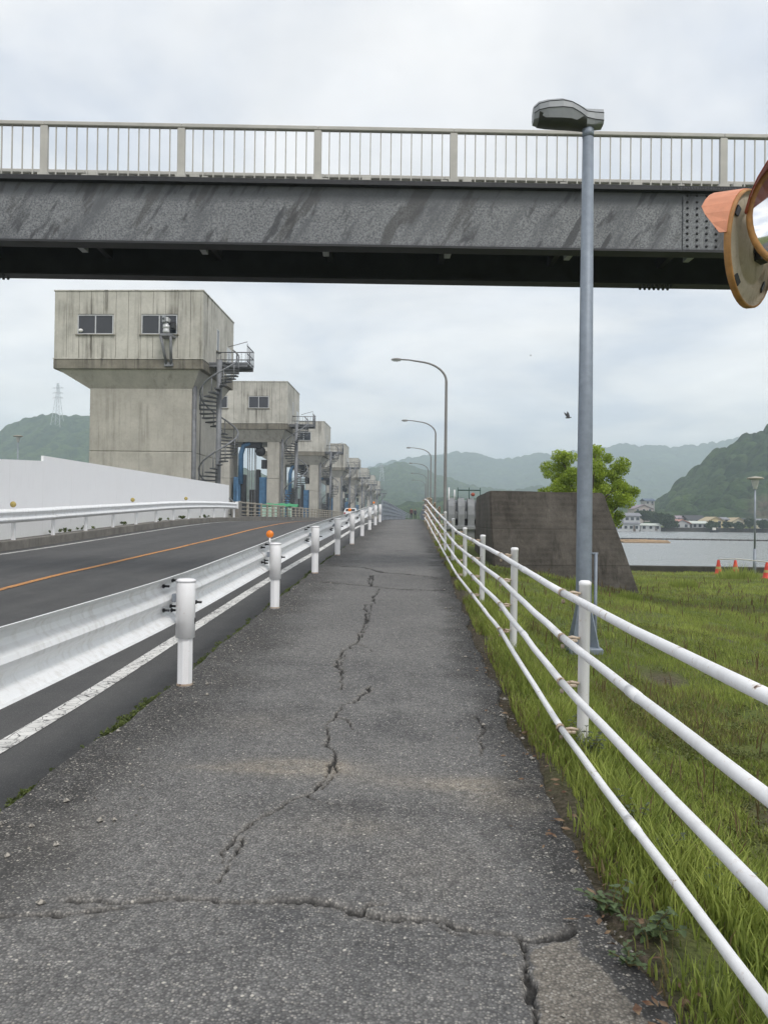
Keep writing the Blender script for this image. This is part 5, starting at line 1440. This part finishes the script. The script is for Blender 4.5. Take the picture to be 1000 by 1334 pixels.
# ================================================================ GRASS AND WEEDS
def mat_blade():
    q = NT('grass_blades')
    t = q.attr('tint'); dry = q.attr('dry')
    col = q.mix(t, (.148, .203, .036), (.405, .465, .113))
    col = q.mix(dry, col, q.mix(t, (.13, .085, .045), (.26, .20, .11)))
    m = q.done(col, .6, 0, .25)
    tr = q.n('ShaderNodeBsdfTranslucent'); q.l(col, tr.inputs[0]); mxs = q.n('ShaderNodeMixShader'); mxs.inputs[0].default_value = .3
    q.l(q.b.outputs[0], mxs.inputs[1]); q.l(tr.outputs[0], mxs.inputs[2]); q.l(mxs.outputs[0], q.o.inputs[0])
    return m
M['blade'] = mat_blade()
def blades(name, label, x, y, hgt, wid, lean, seg, tint, dry, leanx=0.0):
    n = len(x); z = gz(x, y); r = RNG
    ang = r.random(n) * 2 * np.pi; dx_ = np.cos(ang) * lean * hgt + leanx * hgt; dy_ = np.sin(ang) * lean * hgt
    wa = r.random(n) * np.pi; wx, wy = np.cos(wa) * wid * .5, np.sin(wa) * wid * .5
    if seg == 2:
        V = np.stack([np.stack([x - wx, y - wy, z - .02], 1), np.stack([x + wx, y + wy, z - .02], 1),
                      np.stack([x + dx_ * .35 - wx * .7, y + dy_ * .35 - wy * .7, z + hgt * .6], 1), np.stack([x + dx_ * .35 + wx * .7, y + dy_ * .35 + wy * .7, z + hgt * .6], 1),
                      np.stack([x + dx_, y + dy_, z + hgt * .95], 1)], 1)
        o = np.arange(n)[:, None] * 5
        F = np.concatenate([o + np.array([[0, 1, 3]]), o + np.array([[0, 3, 2]]), o + np.array([[2, 3, 4]])]); k = 5
    else:
        V = np.stack([np.stack([x - wx, y - wy, z - .02], 1), np.stack([x + wx, y + wy, z - .02], 1), np.stack([x + dx_, y + dy_, z + hgt], 1)], 1)
        F = np.arange(n)[:, None] * 3 + np.array([[0, 1, 2]]); k = 3
    me = fast_mesh(name, V.reshape(-1, 3), F, M['blade'], True, {'tint': np.repeat(tint, k), 'dry': np.repeat(dry, k)})
    return tag(obj(name, me), label, kind='stuff')
def scatter(n, y0, y1, dfun, pw=1.0):
    y = y0 + (y1 - y0) * RNG.random(n) ** pw; d0, d1 = dfun(y); x = d0 + (d1 - d0) * RNG.random(n)
    return x, y
def inblock(x, y):
    return (y > 19.5) & (y < 26.9) & (x > 1.4) & (x < 6.2)
# tall strip between the path and the fence
x, y = scatter(105000, .5, 24, lambda y: (XR(y) + .02, XR(y) + .62 + .2 * (y < 8)), 1.35)
clump = fbm(x * 3.2, y * 1.6, 4); edge = sstep(-.04, .24, x - XR(y) + (fbm(y * 1.5, y * 0 + 2, 4) - .5) * .7)
bare = np.exp(-((y - 2.75) / .33) ** 2) * (x < XR(y) + .38)
keep = (RNG.random(len(x)) < edge * (.55 + clump)) & (RNG.random(len(x)) > bare * .95) & (y > .3)
x, y, clump = x[keep], y[keep], clump[keep]
h = (.045 + .115 * RNG.random(len(x)) ** 1.4) * (.35 + 1.35 * clump) * np.clip(.62 + .6 * sstep(.05, .4, x - XR(y)), .4, 1.3)
dry = ((RNG.random(len(x)) < .05 + .22 * (1 - sstep(.03, .16, x - XR(y))))).astype(float) * .9
blades('verge_grass', 'tall green grass between the footpath and the white fence', x, y, h, .0065 + .004 * RNG.random(len(x)), .42, 2, np.clip(clump + (RNG.random(len(x)) - .5) * .7, 0, 1), dry)
# lawn in bands of distance
BARE = [(2.15, 4.55, .22), (2.6, 8.2, .25), (4.4, 11.5, .3)]
def lawn(n, y0, y1, x1f, hmul, wid, seg, nm, lab):
    x, y = scatter(n, y0, y1, lambda y: (XR(y) + .45, x1f(y)), 1.0)
    a = fbm(x * .9 + 3, y * .9, 4); b = fbm(x * 2.7 + 30, y * 2.7, 4)
    keep = ~inblock(x, y) & (RNG.random(len(x)) < sstep(.32, .50, b) * .85 + .15)
    for bx_, by_, br_ in BARE: keep &= ((x - bx_) / br_) ** 2 + ((y - by_) / (br_ * 1.3)) ** 2 > .6 + .8 * fbm(x * 5, y * 5, 3)
    x, y, a, b = x[keep], y[keep], a[keep], b[keep]
    h = hmul * (.4 + .9 * RNG.random(len(x))) * (.4 + 1.3 * a)
    brown = sstep(.53, .66, fbm(x * .8 + 70, y * .8 + 11, 4))
    dry = (RNG.random(len(x)) < .11 + .55 * brown).astype(float) * (.5 + .4 * RNG.random(len(x)))
    blades(nm, lab, x, y, h, wid, .55, seg, np.clip(a * 1.2 - .1 + (RNG.random(len(x)) - .5) * .6, 0, 1), dry)
lawn(85000, 1.2, 7, lambda y: np.clip(.62 * y + .6, 1.6, 5), .048, .0075, 2, 'lawn_grass', 'short mixed grass and weeds close behind the fence')
lawn(110000, 7, 17, lambda y: .62 * y + 1.0, .065, .012, 1, 'lawn_grass', 'grass of the lawn around the lamp post')
lawn(120000, 17, 39.4, lambda y: .62 * y + 2.0, .075, .022, 1, 'lawn_grass', 'far grass of the lawn up to the river wall')

# dead stalks and low broad-leaved cover mixed into the lawn
x, y = scatter(2600, 2.2, 30, lambda y: (XR(y) + .35, .62 * y + 1.2), 1.3)
kp = (fbm(x * .9 + 5, y * .9 + 40, 4) > .50) & ~inblock(x, y); x, y = x[kp], y[kp]
blades('dead_stalks', 'thin reddish brown dead stalks standing in the lawn', x, y, .10 + .16 * RNG.random(len(x)), .004 + .0012 * y, .25, 2, RNG.random(len(x)) * .35, np.ones(len(x)))
cs = []; rs = []
for k in range(1500):
    yq = 2.3 + 9.5 * random.random() ** 1.5; xq = float(XR(yq)) + .42 + (.55 * yq) * random.random()
    if float(fbm(xq * 1.3 + 8, yq * 1.3 + 3, 3)) < .50: continue
    cs.append((xq, yq, float(gz(xq, yq)) + .02)); rs.append(random.uniform(.03, .09))
Vm, Fm, Tm = leaves(cs, rs, 9000, .011, np.random.default_rng(8))
M['cover'] = leafmat('low_weed_leaves', (.075, .095, .030), (.19, .21, .06))
tag(obj('ground_cover', fast_mesh('ground_cover', Vm, Fm, M['cover'], False, {'tint': Tm})), 'low dull green broad leaved ground cover among the grass', kind='stuff')
# tufts along the road edge
def mat_moss():
    q = NT('kerb_moss_green'); t = q.attr('tint'); q.done(q.mix(t, (.035, .055, .012), (.12, .15, .035)), .9); return q.m
M['moss'] = mat_moss()
cs = []; rs = []
for k in range(900):
    y = 2.2 + 20 * random.random() ** 1.7; d = vnoise(y * 1.3, 4.2)
    if random.random() > float(d) * 1.35: continue
    x = XL - .02 + random.gauss(0, .025); cs.append((x, y, pzf(y) - .05 + random.uniform(-.02, .03))); rs.append(random.uniform(.015, .045))
Vm, Fm, Tm = leaves(cs, rs, 40000, .010, np.random.default_rng(3))
tag(obj('kerb_moss', fast_mesh('kerb_moss', Vm, Fm, M['moss'], False, {'tint': Tm})), 'small green moss tufts along the edge of the road', kind='stuff')
# weeds at the far kerb and against the white wall
cs = []; rs = []
for k in range(26):
    y = random.choice([25.5, 26.5, 28, 31, 36, 39, 43]) + random.gauss(0, .35); cs.append((-12.05 + random.gauss(0, .08), y, pzf(y) + .08 + random.random() * .08)); rs.append(random.uniform(.04, .10))
Vm, Fm, Tm = leaves(cs, rs, 9000, .035, np.random.default_rng(4))
tag(obj('kerb_weeds', fast_mesh('kerb_weeds', Vm, Fm, M['moss'], False, {'tint': Tm})), 'scattered low weeds behind the far kerb', kind='stuff')
# grit and leaf litter
def grit():
    V = []; F = []; k = 0
    for i in range(1500):
        y = 1.7 + 12 * random.random() ** 1.8
        if random.random() < .62: x = XL + abs(random.gauss(0, .28)) + .02
        else: x = float(XR(y)) - abs(random.gauss(0, .18))
        s = random.uniform(.003, .009) * (1 + (random.random() < .05) * 1.5); z = pzf(y) + s * .4
        pts = [Vector((random.gauss(0, 1), random.gauss(0, 1), random.gauss(0, .6))).normalized() * s * random.uniform(.7, 1.3) for _ in range(6)]
        base = [(s, 0, 0), (0, s, 0), (-s, 0, 0), (0, -s, 0), (0, 0, s * .7), (0, 0, -s * .7)]
        o = len(V); V += [(x + b[0] * random.uniform(.6, 1.4), y + b[1] * random.uniform(.6, 1.4), z + b[2]) for b in base]
        F += [(o, o + 1, o + 4), (o + 1, o + 2, o + 4), (o + 2, o + 3, o + 4), (o + 3, o, o + 4), (o + 1, o, o + 5), (o + 2, o + 1, o + 5), (o + 3, o + 2, o + 5), (o, o + 3, o + 5)]
    return V, F
V_, F_ = grit()
q = NT('grit_stone'); gm = q.done(q.mix(q.rng(q.noise(60, 2), .35, .65), (.10, .095, .085), (.42, .39, .34)), .9)
tag(obj('grit', fast_mesh('grit', V_, F_, gm)), 'loose grit scattered along the edges of the footpath', kind='stuff')
cs = []; 
V_ = []; F_ = []
for i in range(150):
    y = 2.2 + 7 * random.random() ** 1.5; x = float(XR(y)) + random.gauss(0.0, .09); z = pzf(y) + .012 + random.random() * .01
    a = random.random() * 6.28; l = random.uniform(.01, .035); w2 = l * random.uniform(.15, .5); ca, sa = math.cos(a), math.sin(a); o = len(V_)
    for (p_, q2, zz) in ((-l, 0, .002), (0, w2, .008), (l, 0, .004), (0, -w2, .0)): V_.append((x + p_ * ca - q2 * sa, y + p_ * sa + q2 * ca, z + zz))
    F_ += [(o, o + 1, o + 2), (o, o + 2, o + 3)]
q = NT('dead_leaf'); dm_ = q.done(q.mix(q.rng(q.noise(25, 2), .3, .7), (.09, .035, .02), (.28, .20, .12)), .9)
tag(obj('leaf_litter', fast_mesh('leaf_litter', V_, F_, dm_)), 'dry brown leaves and stems along the grass edge', kind='stuff')

# broad-leaved weeds as single plants
def weed(px, py, Yd, h, nst, leaf, label, mat, seed, spread=.5, rot=0):
    rr = random.Random(seed)
    p = at(px, py, Yd); z = float(gz(p.x, Yd)) if p.x > float(XR(Yd)) else pzf(Yd)
    t = thing('weed_plant', label, 'plant', (p.x, Yd, z), 0, 'leafy weeds along the fence')
    stem_ = MB()
    lf = MB(); n_ = 0
    for s in range(nst):
        a = rr.random() * 6.28; l = h * rr.uniform(.6, 1.1); sp_ = spread * rr.uniform(.4, 1.1)
        pts = [Vector((math.cos(a) * sp_ * l * f ** 1.4, math.sin(a) * sp_ * l * f ** 1.4, l * f * (1 - .18 * f * sp_))) for f in (0, .35, .7, 1)]
        stem_.tube(pts, [.004, .0035, .0025, .001], 5, cap=False)
        for k in range(5):
            f = .25 + .75 * k / 4; i = min(2, int(f * 3 - 1e-6)); q0 = pts[i].lerp(pts[i + 1], min(1, max(0, f * 3 - i)))
            for sd2 in (0, 1):
                b = a + math.pi * sd2 + rr.uniform(-1.1, 1.1) + k * 1.3; ln = leaf * rr.uniform(.6, 1.15) * (1 - .35 * f); wd = ln * .36
                dv = Vector((math.cos(b), math.sin(b), rr.uniform(-.1, .5))).normalized(); sdv = dv.cross(Vector((0, 0, 1))).normalized(); up = sdv.cross(dv)
                P = [q0, q0 + dv * ln * .3 + sdv * wd + up * .004, q0 + dv * ln * .35 - up * ln * .05, q0 + dv * ln * .3 - sdv * wd + up * .004, q0 + dv * ln * .72 + sdv * wd * .6 - up * ln * .05, q0 + dv * ln * .72 - up * ln * .12, q0 + dv * ln * .72 - sdv * wd * .6 - up * ln * .05, q0 + dv * ln - up * ln * .22]
                lm = MB().add(P, [(0, 1, 2), (0, 2, 3), (1, 4, 5, 2), (2, 5, 6, 3), (4, 7, 5), (5, 7, 6)], True)
                lm.build('leaf', mat, t); n_ += 1
    stem_.build('stem', M['weedstem'], t)
M['weedstem'] = plain('weed_stem', (.12, .10, .04), .7)
M['weedleaf'] = plain('weed_leaf', (.085, .125, .05), .55, 0, .35, 30)
M['mugwort'] = plain('mugwort_leaf', (.055, .075, .035), .6, 0, .35, 30)
weed(795, 1195, 2.95, 0.105, 5, 0.054, 'low leafy weed on the path edge beside the big crack', M['weedleaf'], 1, 1.3)
weed(845, 1225, 2.80, 0.120, 5, 0.058, 'leafy weed at the grass edge nearest the bottom rail', M['weedleaf'], 2, 1.2)
weed(820, 1245, 2.62, 0.068, 4, 0.036, 'small leafy weed on the bare soil at the path edge', M['weedleaf'], 3, 1.4)
weed(765, 945, 4.75, 0.225, 8, 0.061, 'dark leafy weed around the foot of the nearest fence post', M['mugwort'], 4, .8)
weed(735, 925, 5.25, 0.180, 6, 0.054, 'dark leafy weed beside the lowest rail left of the nearest post', M['mugwort'], 5, .8)
weed(830, 1065, 3.75, 0.195, 5, 0.043, 'thin dark weed leaning on the lowest rail', M['mugwort'], 6, .6)
weed(868, 1100, 3.45, 0.165, 5, 0.043, 'second thin dark weed along the lowest rail', M['mugwort'], 7, .6)
weed(940, 1180, 3.1, 0.188, 6, 0.058, 'green leafy weed behind the third rail at the right edge', M['weedleaf'], 8, .8)
# green shrubby clumps on the lawn
for px, py, Y, r_, lab in ((750, 790, 16.5, .34, 'bright green clump at the foot of the concrete block'), (820, 790, 17.5, .26, 'small green clump right of the block base'), (890, 775, 26, .42, 'dark green clump on the lawn before the river wall'), (960, 756, 33, .8, 'wide leafy clump around the cones')):
    p = at(px, py, Y); z = float(gz(p.x, Y)); rg = np.random.default_rng(int(px))
    t = thing('grass_clump', lab, 'plant', (p.x, Y, z), 0, 'green clumps on the lawn')
    n = 420; a = rg.random(n) * 6.283; R_ = r_ * np.sqrt(rg.random(n)); hh = r_ * (.35 + .6 * rg.random(n)) * (1.15 - R_ / r_ * .7)
    X = np.cos(a) * R_; Yv = np.sin(a) * R_; wx = .014 + .012 * rg.random(n); d = .4 * hh
    V = np.stack([np.stack([X - wx, Yv, X * 0 - .05], 1), np.stack([X + wx, Yv, X * 0 - .05], 1), np.stack([X + np.cos(a) * d, Yv + np.sin(a) * d, hh], 1)], 1).reshape(-1, 3)
    tt = np.repeat(.15 + .6 * rg.random(n), 3)
    obj('blades', fast_mesh('blades', V, np.arange(3 * n).reshape(-1, 3), M['blade'], True, {'tint': tt, 'dry': tt * 0}), t)
